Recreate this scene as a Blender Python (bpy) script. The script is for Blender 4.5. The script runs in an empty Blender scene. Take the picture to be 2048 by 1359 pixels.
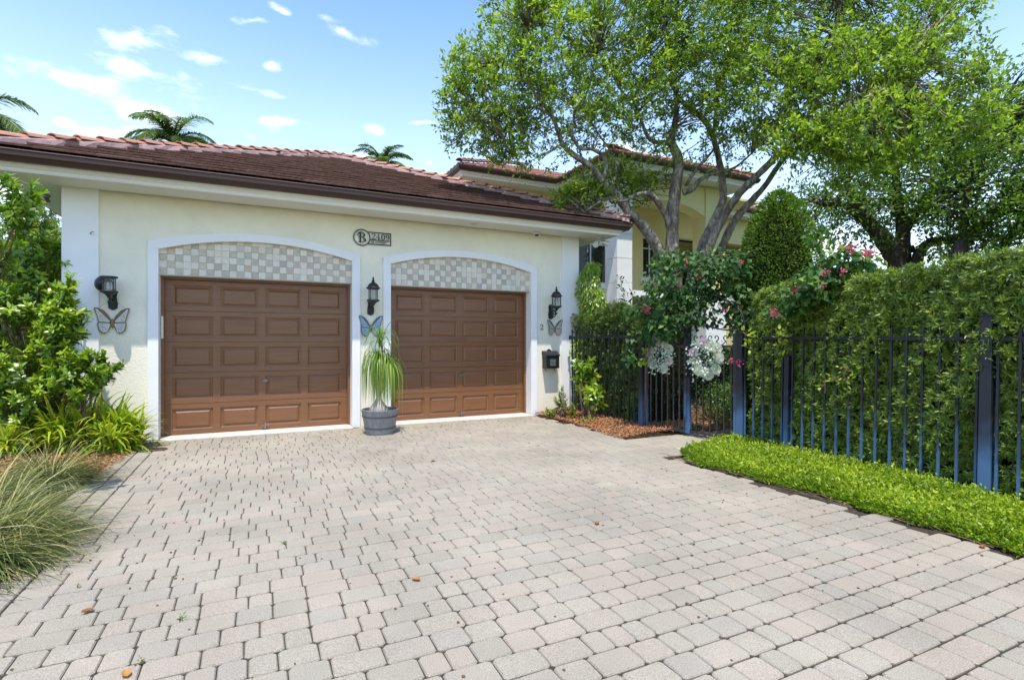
import bpy, bmesh, math, random
import numpy as np
from mathutils import Vector, Matrix

sc = bpy.context.scene
COL = sc.collection

# ------------------------------------------------------------------ camera
cam_d = bpy.data.cameras.new('camera')
cam = bpy.data.objects.new('camera', cam_d); COL.objects.link(cam)
cam.location = (0, 0, 1.5)
YAW = math.radians(25.8)
cam.rotation_euler = (math.radians(90), 0, -YAW)
cam_d.sensor_width = 36; cam_d.lens = 36*1062/2048; cam_d.shift_y = 0.0017
cam_d.clip_start = 0.05; cam_d.clip_end = 2000
sc.camera = cam
sc.render.engine = 'CYCLES'
sc.cycles.max_bounces = 8; sc.cycles.transparent_max_bounces = 8
sc.cycles.use_denoising = True

# ------------------------------------------------------------------ light
SUN_TO = Vector((-0.42, -1.0, 2.95)).normalized()
EL = math.asin(SUN_TO.z); AZ = math.atan2(SUN_TO.x, SUN_TO.y)
sun_d = bpy.data.lights.new('sun', 'SUN'); sun_d.energy = 3.2; sun_d.angle = math.radians(0.53)
sun_d.color = (1.0, 0.955, 0.88)
sun = bpy.data.objects.new('sun', sun_d); COL.objects.link(sun)
sun.rotation_euler = SUN_TO.to_track_quat('Z', 'Y').to_euler(); sun.location = SUN_TO*60

vs = sc.view_settings
sc.display_settings.display_device = 'sRGB'
vs.view_transform = 'Standard'; vs.look = 'None'; vs.gamma = 1; vs.use_curve_mapping = False
vs.exposure = 0.86

world = bpy.data.worlds.new('World'); sc.world = world; world.use_nodes = True
wn = world.node_tree.nodes; wl = world.node_tree.links; wn.clear()

def wnode(t, **k):
    n = wn.new(t)
    for a, b in k.items(): setattr(n, a, b)
    return n
def wmath(op, a, b=None, c=None):
    n = wnode('ShaderNodeMath', operation=op)
    for i, v in enumerate((a, b, c)):
        if v is None: continue
        if isinstance(v, (int, float)): n.inputs[i].default_value = v
        else: wl.new(v, n.inputs[i])
    return n.outputs[0]
sky = wnode('ShaderNodeTexSky', sky_type='NISHITA', sun_disc=False, sun_elevation=EL, sun_rotation=AZ,
            altitude=0, air_density=1.25, dust_density=0.3, ozone_density=4.0)
tc = wnode('ShaderNodeTexCoord'); sep = wnode('ShaderNodeSeparateXYZ'); wl.new(tc.outputs['Generated'], sep.inputs[0])
vx, vy, vz = sep.outputs
el = wmath('ARCSINE', vz)
# bearings of the clouds, measured on a plane north-east of the drive
fw = wmath('MAXIMUM', wmath('ADD', wmath('MULTIPLY', vx, math.sin(YAW)), wmath('MULTIPLY', vy, math.cos(YAW))), 0.04)
az = wmath('DIVIDE', wmath('SUBTRACT', wmath('MULTIPLY', vx, math.cos(YAW)), wmath('MULTIPLY', vy, math.sin(YAW))), fw)
ev = wmath('DIVIDE', vz, fw)
no1 = wnode('ShaderNodeTexNoise'); no1.inputs['Scale'].default_value = 13; no1.inputs['Detail'].default_value = 10; no1.inputs['Roughness'].default_value = 0.6
mp = wnode('ShaderNodeMapping'); mp.inputs['Scale'].default_value = (1, 1, 2.4); wl.new(tc.outputs['Generated'], mp.inputs[0]); wl.new(mp.outputs[0], no1.inputs[0])
nz = wmath('SUBTRACT', no1.outputs['Fac'], 0.5)
def pix_dir(px, py):
    return (px-1024)/1062, (683-py)/1062
acc = None
for cx, cy, rx, ry, tilt in [(262, 80, 112, 27, 4), (150, 160, 120, 22, 13), (290, 142, 122, 30, 17), (425, 118, 75, 21, 6), (542, 133, 26, 13, 8),
        (505, 41, 44, 9, 2), (568, 24, 30, 9, 30), (690, 66, 52, 16, 25), (490, 176, 52, 9, 14), (315, 232, 120, 30, 8), (235, 262, 90, 18, 0),
        (560, 242, 62, 10, 4), (750, 262, 22, 13, 20), (130, 246, 22, 11, 0), (700, 312, 40, 9, 0), (858, 325, 14, 8, 0), (1700, 500, 330, 45, 0), (20, 380, 160, 60, 0),
        (850, 245, 30, 6, 0), (1250, 300, 90, 22, 5)]:
    a0, e0 = pix_dir(cx, cy); a1, _ = pix_dir(cx+rx, cy); _, e1 = pix_dir(cx, cy-ry)
    ra = a1-a0; re = e1-e0; ct, st = math.cos(math.radians(-tilt)), math.sin(math.radians(-tilt))
    da = wmath('SUBTRACT', az, a0); de = wmath('SUBTRACT', ev, e0)
    p = wmath('DIVIDE', wmath('ADD', wmath('MULTIPLY', da, ct), wmath('MULTIPLY', de, st)), ra)
    q = wmath('DIVIDE', wmath('SUBTRACT', wmath('MULTIPLY', de, ct), wmath('MULTIPLY', da, st)), re)
    r = wmath('SQRT', wmath('ADD', wmath('MULTIPLY', p, p), wmath('MULTIPLY', q, q)))
    m = wmath('SUBTRACT', 1.0, r)
    acc = m if acc is None else wmath('MAXIMUM', acc, m)
acc = wmath('MAXIMUM', acc, -1.0)
s = wmath('ADD', acc, wmath('MULTIPLY', nz, 4.6))
mr = wnode('ShaderNodeMapRange', interpolation_type='SMOOTHSTEP'); mr.inputs['From Min'].default_value = -0.1; mr.inputs['From Max'].default_value = 1.7
wl.new(s, mr.inputs['Value'])
hsv = wnode('ShaderNodeHueSaturation'); hsv.inputs['Saturation'].default_value = 1.10; hsv.inputs['Hue'].default_value = 0.507; hsv.inputs['Value'].default_value = 1.25; wl.new(sky.outputs[0], hsv.inputs['Color'])
# thin summer haze low in the sky
hz = wnode('ShaderNodeMapRange', interpolation_type='SMOOTHSTEP'); hz.inputs['From Min'].default_value = 0.62; hz.inputs['From Max'].default_value = 0.02
hz.inputs['To Max'].default_value = 0.50
wl.new(el, hz.inputs['Value'])
mixh = wnode('ShaderNodeMix', data_type='RGBA'); wl.new(hz.outputs[0], mixh.inputs['Factor']); wl.new(hsv.outputs[0], mixh.inputs['A'])
mixh.inputs['B'].default_value = (5.6, 6.4, 7.2, 1)
mixc = wnode('ShaderNodeMix', data_type='RGBA'); wl.new(wmath('MULTIPLY', mr.outputs[0], 0.9), mixc.inputs['Factor']); wl.new(mixh.outputs['Result'], mixc.inputs['A'])
mixc.inputs['B'].default_value = (7.6, 7.6, 7.9, 1)
bg = wnode('ShaderNodeBackground'); bg.inputs['Strength'].default_value = 0.15; wl.new(mixc.outputs['Result'], bg.inputs['Color'])
wo = wnode('ShaderNodeOutputWorld'); wl.new(bg.outputs[0], wo.inputs[0])

# ------------------------------------------------------------------ helpers
random.seed(7); rng = np.random.default_rng(11)
R = random.uniform
CS, SN = math.cos(YAW), math.sin(YAW)
def at(px, py, d):
    """world point seen at this place of the photograph, d metres ahead of the camera"""
    rt = (px-1024)/1062*d
    return Vector((SN*d+CS*rt, CS*d-SN*rt, 1.5+(683-py)/1062*d))

BASE = {}
def link(o, parent=None):
    COL.objects.link(o)
    if parent is not None: o.parent = parent
    return o
def tag(o, label=None, cat=None, group=None, kind=None):
    if label: o['label'] = label
    if cat: o['category'] = cat
    if group: o['group'] = group
    if kind: o['kind'] = kind
    return o
def thing(name, label, cat, loc=(0, 0, 0), rz=0.0, group=None):
    o = bpy.data.objects.new(name, None); o.empty_display_size = 0.2
    o.location = loc; o.rotation_euler = (0, 0, rz); link(o)
    BASE[o.name] = Vector(loc)
    return tag(o, label, cat, group)
def root_base(o):
    while o.parent is not None: o = o.parent
    return BASE.get(o.name, Vector((0, 0, 0)))

class MB:
    """collects geometry; build() links it as one mesh object"""
    def __init__(s): s.v = []; s.f = []; s.t = None
    def add(s, vs, fs):
        n = len(s.v); s.v += [tuple(p) for p in vs]; s.f += [tuple(i+n for i in f) for f in fs]; return s
    def box(s, x0, x1, y0, y1, z0, z1):
        return s.add([(x0,y0,z0),(x1,y0,z0),(x1,y1,z0),(x0,y1,z0),(x0,y0,z1),(x1,y0,z1),(x1,y1,z1),(x0,y1,z1)],
                     [(0,3,2,1),(4,5,6,7),(0,1,5,4),(1,2,6,5),(2,3,7,6),(3,0,4,7)])
    def bar(s, p, q, w, h, up=(0,0,1)):
        p = Vector(p); q = Vector(q); d = (q-p).normalized(); u = Vector(up)
        if abs(d.dot(u)) > .95: u = Vector((1, 0, 0))
        a = d.cross(u).normalized()*w/2; b = a.cross(d).normalized()*h/2
        vs = [p-a-b, p+a-b, p+a+b, p-a+b, q-a-b, q+a-b, q+a+b, q-a+b]
        return s.add(vs, [(0,1,2,3),(7,6,5,4),(0,4,5,1),(1,5,6,2),(2,6,7,3),(3,7,4,0)])
    def tube(s, pts, rad, n=8, cap=True):
        pts = [Vector(p) for p in pts]
        if isinstance(rad, (int, float)): rad = [rad]*len(pts)
        vs = []; fs = []; a = None
        for i, p in enumerate(pts):
            d = (pts[min(i+1, len(pts)-1)]-pts[max(i-1, 0)])
            if d.length < 1e-9: d = Vector((0, 0, 1))
            d.normalize()
            if a is None:
                a = d.cross(Vector((0, 0, 1)) if abs(d.z) < .9 else Vector((1, 0, 0))).normalized()
            else:
                a = (a-d*a.dot(d)).normalized()
            b = d.cross(a)
            for k in range(n):
                t = 2*math.pi*k/n; vs.append(p+(a*math.cos(t)+b*math.sin(t))*rad[i])
        for i in range(len(pts)-1):
            for k in range(n):
                k2 = (k+1) % n; fs.append((i*n+k, i*n+k2, (i+1)*n+k2, (i+1)*n+k))
        if cap:
            fs.append(tuple(range(n-1, -1, -1))); fs.append(tuple((len(pts)-1)*n+k for k in range(n)))
        return s.add(vs, fs)
    def lathe(s, prof, c=(0, 0, 0), n=20, ang=2*math.pi, a0=0):
        c = Vector(c); vs = []; fs = []; full = abs(ang-2*math.pi) < 1e-6; m = n if full else n+1
        for r, z in prof:
            for k in range(m):
                t = a0+ang*k/n; vs.append(c+Vector((r*math.cos(t), r*math.sin(t), z)))
        for i in range(len(prof)-1):
            for k in range(n):
                k2 = (k+1) % m; fs.append((i*m+k, i*m+k2, (i+1)*m+k2, (i+1)*m+k))
        return s.add(vs, fs)
    def poly(s, pts, off):
        """polygon (list of 3d points) extruded by the vector off"""
        n = len(pts); off = Vector(off); pts = [Vector(p) for p in pts]
        return s.add(pts+[p+off for p in pts], [tuple(range(n)), tuple(range(2*n-1, n-1, -1))]+[(i, i+n, (i+1) % n+n, (i+1) % n) for i in range(n)])
    def sphere(s, c, r, n=12, m=8, sx=1, sy=1, sz=1):
        c = Vector(c); vs = [c+Vector((0, 0, r*sz))]; fs = []
        for i in range(1, m):
            t = math.pi*i/m
            for k in range(n):
                p = 2*math.pi*k/n; vs.append(c+Vector((r*sx*math.sin(t)*math.cos(p), r*sy*math.sin(t)*math.sin(p), r*sz*math.cos(t))))
        vs.append(c-Vector((0, 0, r*sz))); last = len(vs)-1
        for k in range(n):
            k2 = (k+1) % n; fs.append((0, 1+k, 1+k2)); fs.append((last, 1+(m-2)*n+k2, 1+(m-2)*n+k))
            for i in range(m-2): fs.append((1+i*n+k, 1+(i+1)*n+k, 1+(i+1)*n+k2, 1+i*n+k2))
        return s.add(vs, fs)
    def mesh(s, name, mat, smooth=False, fix=True):
        me = bpy.data.meshes.new(name); me.from_pydata([tuple(p) for p in s.v], [], s.f)
        if fix:
            bm = bmesh.new(); bm.from_mesh(me); bmesh.ops.recalc_face_normals(bm, faces=bm.faces); bm.to_mesh(me); bm.free()
        if s.t is not None:
            at_ = me.attributes.new('tint', 'FLOAT', 'POINT'); at_.data.foreach_set('value', s.t)
        me.materials.append(mat)
        if smooth: me.shade_smooth()
        me.update(); return me
    def build(s, name, mat, parent=None, smooth=False, bevel=0, world=True, fix=True, label=None, auto=False):
        if parent is not None and world:
            b = root_base(parent)
            if b.length > 0: s.v = [(p[0]-b.x, p[1]-b.y, p[2]-b.z) for p in s.v]
        o = bpy.data.objects.new(name, s.mesh(name, mat, smooth, fix)); link(o, parent)
        if auto:
            o.data.shade_smooth()
            md = o.modifiers.new('edges', 'EDGE_SPLIT'); md.split_angle = math.radians(35)
        if bevel:
            md = o.modifiers.new('soft edges', 'BEVEL'); md.width = bevel; md.segments = 2; md.limit_method = 'ANGLE'
        if label: o['label'] = label
        return o

def inst(name, me, parent, loc, rot=(0, 0, 0), scale=None, label=None):
    """an object sharing mesh data, placed in world coordinates under its thing"""
    o = bpy.data.objects.new(name, me); link(o, parent)
    o.location = Vector(loc)-root_base(parent) if parent is not None else Vector(loc)
    o.rotation_euler = rot
    if scale is not None: o.scale = scale
    if label: o['label'] = label
    return o

# ------------------------------------------------------------------ materials
def material(name, base, rough=0.6, spec=0.5, metal=0.0, var=0.0, vscale=6.0, bump=0.0, bscale=60.0, bdist=0.01, stretch=None,
             base2=None, speck=0.0, sscale=250.0, tint=None, obj_coords=True, detail=6, coat=0.0):
    m = bpy.data.materials.new(name); m.use_nodes = True
    N = m.node_tree.nodes; L = m.node_tree.links; bs = N['Principled BSDF']
    bs.inputs['Roughness'].default_value = rough; bs.inputs['Specular IOR Level'].default_value = spec; bs.inputs['Metallic'].default_value = metal
    bs.inputs['Coat Weight'].default_value = coat
    geo = N.new('ShaderNodeNewGeometry'); mpn = N.new('ShaderNodeMapping'); L.new(geo.outputs['Position'], mpn.inputs[0])
    if stretch: mpn.inputs['Scale'].default_value = stretch
    cur = None
    rgb = N.new('ShaderNodeRGB'); rgb.outputs[0].default_value = (*base, 1); cur = rgb.outputs[0]
    if tint:
        a = N.new('ShaderNodeAttribute'); a.attribute_name = 'tint'
        oi = N.new('ShaderNodeObjectInfo'); ad = N.new('ShaderNodeMath'); ad.operation = 'ADD'
        L.new(a.outputs['Fac'], ad.inputs[0]); L.new(oi.outputs['Random'], ad.inputs[1])
        fr = N.new('ShaderNodeMath'); fr.operation = 'FRACT'; L.new(ad.outputs[0], fr.inputs[0])
        cr = N.new('ShaderNodeValToRGB'); e = cr.color_ramp.elements
        e[0].color = (*tint[0], 1); e[1].color = (*tint[-1], 1)
        for i, t in enumerate(tint[1:-1]):
            x = e.new((i+1)/(len(tint)-1)); x.color = (*t, 1)
        L.new(fr.outputs[0], cr.inputs[0]); cur = cr.outputs[0]
    def mixmul(cur, fac_out, lo, hi):
        r = N.new('ShaderNodeMapRange'); r.inputs['From Min'].default_value = .3; r.inputs['From Max'].default_value = .7
        r.inputs['To Min'].default_value = lo; r.inputs['To Max'].default_value = hi; L.new(fac_out, r.inputs[0])
        x = N.new('ShaderNodeVectorMath'); x.operation = 'SCALE'; L.new(cur, x.inputs[0]); L.new(r.outputs[0], x.inputs['Scale'])
        return x.outputs[0]
    if var or base2:
        n = N.new('ShaderNodeTexNoise'); n.inputs['Scale'].default_value = vscale; n.inputs['Detail'].default_value = detail; n.inputs['Roughness'].default_value = .6
        L.new(mpn.outputs[0], n.inputs[0])
        if base2:
            r = N.new('ShaderNodeMapRange'); r.inputs['From Min'].default_value = .42; r.inputs['From Max'].default_value = .66; L.new(n.outputs['Fac'], r.inputs[0])
            x = N.new('ShaderNodeMix'); x.data_type = 'RGBA'; L.new(r.outputs[0], x.inputs['Factor']); L.new(cur, x.inputs['A']); x.inputs['B'].default_value = (*base2, 1); cur = x.outputs['Result']
        if var: cur = mixmul(cur, n.outputs['Fac'], 1-var, 1+var)
    if speck:
        n = N.new('ShaderNodeTexNoise'); n.inputs['Scale'].default_value = sscale; n.inputs['Detail'].default_value = 2; L.new(geo.outputs['Position'], n.inputs[0])
        cur = mixmul(cur, n.outputs['Fac'], 1-speck, 1+speck)
    L.new(cur, bs.inputs['Base Color'])
    if bump:
        n = N.new('ShaderNodeTexNoise'); n.inputs['Scale'].default_value = bscale; n.inputs['Detail'].default_value = 5; L.new(mpn.outputs[0], n.inputs[0])
        b = N.new('ShaderNodeBump'); b.inputs['Strength'].default_value = bump; b.inputs['Distance'].default_value = bdist
        L.new(n.outputs['Fac'], b.inputs['Height']); L.new(b.outputs[0], bs.inputs['Normal'])
    return m

def leaf_material(name, cols, trans=0.35, rough=0.42, tcol=1.5, spec=0.4):
    """colours run dark, mid, light along the per-leaf tint"""
    m = bpy.data.materials.new(name); m.use_nodes = True
    N = m.node_tree.nodes; L = m.node_tree.links; bs = N['Principled BSDF']; out = N['Material Output']
    a = N.new('ShaderNodeAttribute'); a.attribute_name = 'tint'
    cr = N.new('ShaderNodeValToRGB'); e = cr.color_ramp.elements
    e[0].color = (*cols[0], 1); e[1].color = (*cols[-1], 1)
    for i, t in enumerate(cols[1:-1]):
        x = e.new((i+1)/(len(cols)-1)); x.color = (*t, 1)
    L.new(a.outputs['Fac'], cr.inputs[0]); L.new(cr.outputs[0], bs.inputs['Base Color'])
    bs.inputs['Roughness'].default_value = rough; bs.inputs['Specular IOR Level'].default_value = spec
    tr = N.new('ShaderNodeBsdfTranslucent'); sc_ = N.new('ShaderNodeVectorMath'); sc_.operation = 'MULTIPLY'
    sc_.inputs[1].default_value = (tcol*1.05, tcol*1.15, tcol*0.6); L.new(cr.outputs[0], sc_.inputs[0]); L.new(sc_.outputs[0], tr.inputs[0])
    mx = N.new('ShaderNodeMixShader'); mx.inputs[0].default_value = trans
    L.new(bs.outputs[0], mx.inputs[1]); L.new(tr.outputs[0], mx.inputs[2]); L.new(mx.outputs[0], out.inputs[0])
    return m

M = {}
M['stucco'] = material('cream stucco', (.82, .765, .60), .85, .2, var=.07, vscale=1.6, bump=.55, bscale=28, bdist=.012)
M['stucco_y'] = material('yellow stucco', (.70, .62, .30), .85, .2, var=.05, vscale=1.2, bump=.3, bscale=28, bdist=.01)
M['white'] = material('white painted stucco', (.82, .80, .765), .7, .25, var=.03, vscale=2.5, bump=.18, bscale=40, bdist=.004)
M['trim'] = material('white trim paint', (.80, .785, .73), .55, .3, var=.05, vscale=3, stretch=(.3, .3, 3))
M['soffit'] = material('painted soffit', (.72, .72, .66), .7, .2, var=.04, vscale=2)
M['brown'] = material('brown painted door', (.20, .086, .034), .36, .5, var=.15, vscale=7, stretch=(.25, 1, 4), bump=.25, bscale=60, bdist=.003)
M['darkbrown'] = material('dark brown gutter', (.060, .030, .024), .45, .4, var=.15, vscale=3, stretch=(.2, 1, 1))
M['roof'] = material('brown roof tile', (.15, .07, .05), .85, .25, var=.25, vscale=9, tint=[(.24, .13, .095), (.30, .165, .125), (.27, .15, .11), (.20, .11, .08), (.33, .19, .15)], base2=(.11, .07, .055), bump=.4, bscale=60)
M['roofedge'] = material('dark brown butt edge of roof tile', (.085, .043, .030), .85, .25, var=.35, vscale=14, bump=.3, bscale=60)  # butt faces are a darker brown than the tile tops
M['roofcap'] = material('terracotta ridge cap', (.48, .2, .11), .8, .25, var=.14, vscale=8, tint=[(.38, .18, .11), (.44, .215, .135), (.35, .165, .105)], bump=.3, bscale=50)
M['mortar'] = material('ridge mortar', (.33, .22, .21), .95, .1, var=.2, vscale=14, bump=.6, bscale=40)
M['roof2'] = material('terracotta roof tile', (.36, .15, .09), .8, .25, var=.2, vscale=6, tint=[(.22, .10, .065), (.28, .13, .085), (.25, .115, .075)])
M['paver'] = material('concrete paver', (.4, .4, .4), .9, .18, tint=[(.308, .266, .204), (.328, .278, .215), (.30, .264, .204), (.328, .286, .218), (.322, .268, .206), (.293, .263, .208), (.311, .276, .209), (.278, .246, .19)],
                      var=.15, vscale=.9, speck=.30, sscale=190, bump=.45, bscale=170, bdist=.004)
M['joint'] = material('joint sand', (.06, .048, .036), 1, .05, var=.3, vscale=20, bump=.5, bscale=90)
M['concrete'] = material('pale concrete', (.50, .48, .43), .9, .2, var=.12, vscale=7, bump=.3, bscale=70)
M['soil'] = material('soil', (.075, .052, .035), 1, .05, var=.3, vscale=8, bump=.8, bscale=40, base2=(.05, .055, .02))
M['lawn'] = material('far lawn', (.055, .085, .022), 1, .05, var=.25, vscale=3, bump=.5, bscale=30)
M['mulch'] = material('wood mulch', (.28, .12, .055), .95, .1, tint=[(.20, .08, .04), (.42, .18, .07), (.52, .26, .12), (.30, .12, .055), (.55, .34, .19)])
M['black'] = material('black painted metal', (.012, .013, .014), .45, .5, bump=.15, bscale=90, bdist=.002)
M['bar'] = material('dark weathered gate bar', (.035, .033, .032), .5, .4, var=.4, vscale=18)
M['lantern'] = material('black cast lantern', (.016, .018, .017), .42, .5, var=.3, vscale=25, bump=.4, bscale=120, bdist=.003)
M['glass'] = None
M['tub'] = material('grey wood effect tub', (.27, .265, .265), .6, .3, var=.22, vscale=20, stretch=(1, 1, .1), bump=.4, bscale=60)
M['hoop'] = material('dark tub band', (.10, .10, .11), .5, .4, var=.15, vscale=12)
M['bulb'] = material('ponytail bulb bark', (.42, .36, .30), .9, .15, var=.2, vscale=30, bump=.9, bscale=60, bdist=.02)
M['bark'] = material('grey bark', (.22, .175, .13), .95, .1, var=.35, vscale=9, stretch=(1, 1, .35), bump=1, bscale=22, bdist=.12, base2=(.36, .32, .26))
M['darkbark'] = material('dark bark', (.085, .065, .05), .95, .1, var=.3, vscale=9, bump=1, bscale=20, bdist=.04)
M['stem'] = material('shrub stem', (.15, .10, .06), .9, .1, var=.3, vscale=20)
M['core'] = material('dark core with foliage shade in its colour', (.022, .024, .012), 1, .0, var=.3, vscale=20, bump=1, bscale=20, bdist=.1)  # solid core; its near-black colour stands in for shade between the leaves
M['steel'] = material('grey metal', (.22, .20, .17), .4, .5, metal=.6)
M['ivory'] = material('ivory plastic', (.72, .68, .55), .5, .4)
M['lamp_w'] = material('white lamp housing', (.70, .69, .66), .5, .4)
M['shutter'] = material('dark shutter', (.035, .038, .042), .6, .3)
M['winframe'] = material('white window frame', (.70, .71, .70), .5, .4)
M['cover'] = material('utility cover', (.05, .055, .06), .7, .3, var=.6, vscale=30, base2=(.28, .29, .30))
M['rust'] = material('rusty lid', (.07, .045, .03), .8, .3, var=.3, vscale=30)
def glass_mat(name, col, alpha_like=.75, rough=.05):
    m = bpy.data.materials.new(name); m.use_nodes = True; N = m.node_tree.nodes; L = m.node_tree.links
    bs = N['Principled BSDF']; bs.inputs['Base Color'].default_value = (*col, 1); bs.inputs['Roughness'].default_value = rough
    tr = N.new('ShaderNodeBsdfTransparent'); tr.inputs[0].default_value = (.93, .95, .94, 1)
    mx = N.new('ShaderNodeMixShader'); mx.inputs[0].default_value = alpha_like
    L.new(bs.outputs[0], mx.inputs[1]); L.new(tr.outputs[0], mx.inputs[2]); L.new(mx.outputs[0], N['Material Output'].inputs[0]); return m
M['glass'] = glass_mat('clear lantern glass', (.25, .27, .27), .72)
M['pane'] = material('dark window pane', (.02, .025, .03), .06, .8)

def fence_mat():
    m = bpy.data.materials.new('black paint weathered to chalky blue'); m.use_nodes = True; N = m.node_tree.nodes; L = m.node_tree.links
    bs = N['Principled BSDF']; bs.inputs['Roughness'].default_value = .5
    g = N.new('ShaderNodeNewGeometry'); sp = N.new('ShaderNodeSeparateXYZ'); L.new(g.outputs['Position'], sp.inputs[0])
    n = N.new('ShaderNodeTexNoise'); n.inputs['Scale'].default_value = 5; n.inputs['Detail'].default_value = 6; L.new(g.outputs['Position'], n.inputs[0])
    k = N.new('ShaderNodeMath'); k.operation = 'MULTIPLY_ADD'; L.new(n.outputs['Fac'], k.inputs[0]); k.inputs[1].default_value = .7; L.new(sp.outputs[2], k.inputs[2])
    r = N.new('ShaderNodeMapRange'); r.interpolation_type = 'SMOOTHSTEP'; r.inputs['From Min'].default_value = 1.22; r.inputs['From Max'].default_value = .55; L.new(k.outputs[0], r.inputs[0])
    # the sprinklers reach only the street end of the fence
    y = N.new('ShaderNodeMapRange'); y.inputs['From Min'].default_value = 7.5; y.inputs['From Max'].default_value = 7.05; L.new(sp.outputs[1], y.inputs[0])
    mu = N.new('ShaderNodeMath'); mu.operation = 'MULTIPLY'; L.new(r.outputs[0], mu.inputs[0]); L.new(y.outputs[0], mu.inputs[1])
    x = N.new('ShaderNodeMix'); x.data_type = 'RGBA'; L.new(mu.outputs[0], x.inputs['Factor']); x.inputs['A'].default_value = (.010, .012, .018, 1); x.inputs['B'].default_value = (.065, .14, .26, 1)
    L.new(x.outputs['Result'], bs.inputs['Base Color']); return m
M['fence'] = fence_mat()

# foliage, dark -> light
M['oak'] = leaf_material('small oval tree leaves', [(.05, .09, .014), (.12, .19, .02), (.22, .32, .028), (.36, .46, .05)], .42, .40, 1.5)
M['fartree'] = leaf_material('dark tree leaves', [(.045, .085, .016), (.095, .165, .026), (.18, .28, .04)], .45, .45, 1.5)
M['podo'] = leaf_material('narrow hedge leaves', [(.035, .065, .014), (.075, .125, .022), (.15, .22, .035), (.30, .38, .05)], .30, .36, 1.4)
M['box'] = leaf_material('small topiary leaves', [(.03, .065, .010), (.07, .13, .015), (.13, .22, .022), (.24, .35, .03)], .3, .38, 1.3)
M['cover_leaf'] = leaf_material('lime ground cover leaves', [(.08, .15, .012), (.22, .32, .018), (.35, .45, .025), (.48, .53, .05)], .4, .45, 1.4)
M['clusia'] = leaf_material('glossy shrub leaves', [(.045, .095, .012), (.11, .20, .016), (.23, .35, .022), (.40, .48, .03)], .36, .34, 1.4, .6)
M['ginger'] = leaf_material('yellowing long leaves', [(.08, .15, .012), (.22, .33, .02), (.42, .47, .03), (.54, .50, .06)], .35, .35, 1.3)
M['grass'] = leaf_material('fountain grass blades', [(.045, .07, .016), (.13, .17, .04), (.33, .32, .11), (.62, .52, .25)], .25, .6, 1.1, .2)
M['vine'] = leaf_material('heart shaped vine leaves', [(.014, .042, .010), (.03, .085, .016), (.06, .15, .025), (.20, .30, .035)], .3, .5, 1.4, .3)
M['flower'] = leaf_material('pink vine flowers', [(.45, .05, .10), (.62, .10, .20), (.75, .22, .32)], .3, .6, 1.0)
M['palm'] = leaf_material('palm leaflets', [(.08, .13, .04), (.17, .24, .07), (.30, .36, .13)], .40, .35, 1.3)
M['pony'] = leaf_material('ponytail leaves', [(.05, .12, .015), (.12, .22, .02), (.22, .34, .04), (.33, .40, .10)], .3, .4, 1.3)
M['petal'] = leaf_material('pale silk flowers', [(.74, .76, .62), (.84, .84, .78), (.84, .70, .74), (.74, .50, .74)], .25, .6, .9)
M['euca'] = leaf_material('dusty green silk leaves', [(.16, .27, .17), (.50, .58, .47), (.80, .82, .77)], .25, .6, .9)
M['dryleaf'] = leaf_material('fallen leaves', [(.25, .09, .03), (.42, .16, .04), (.5, .26, .06)], .2, .6, 1)

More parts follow.
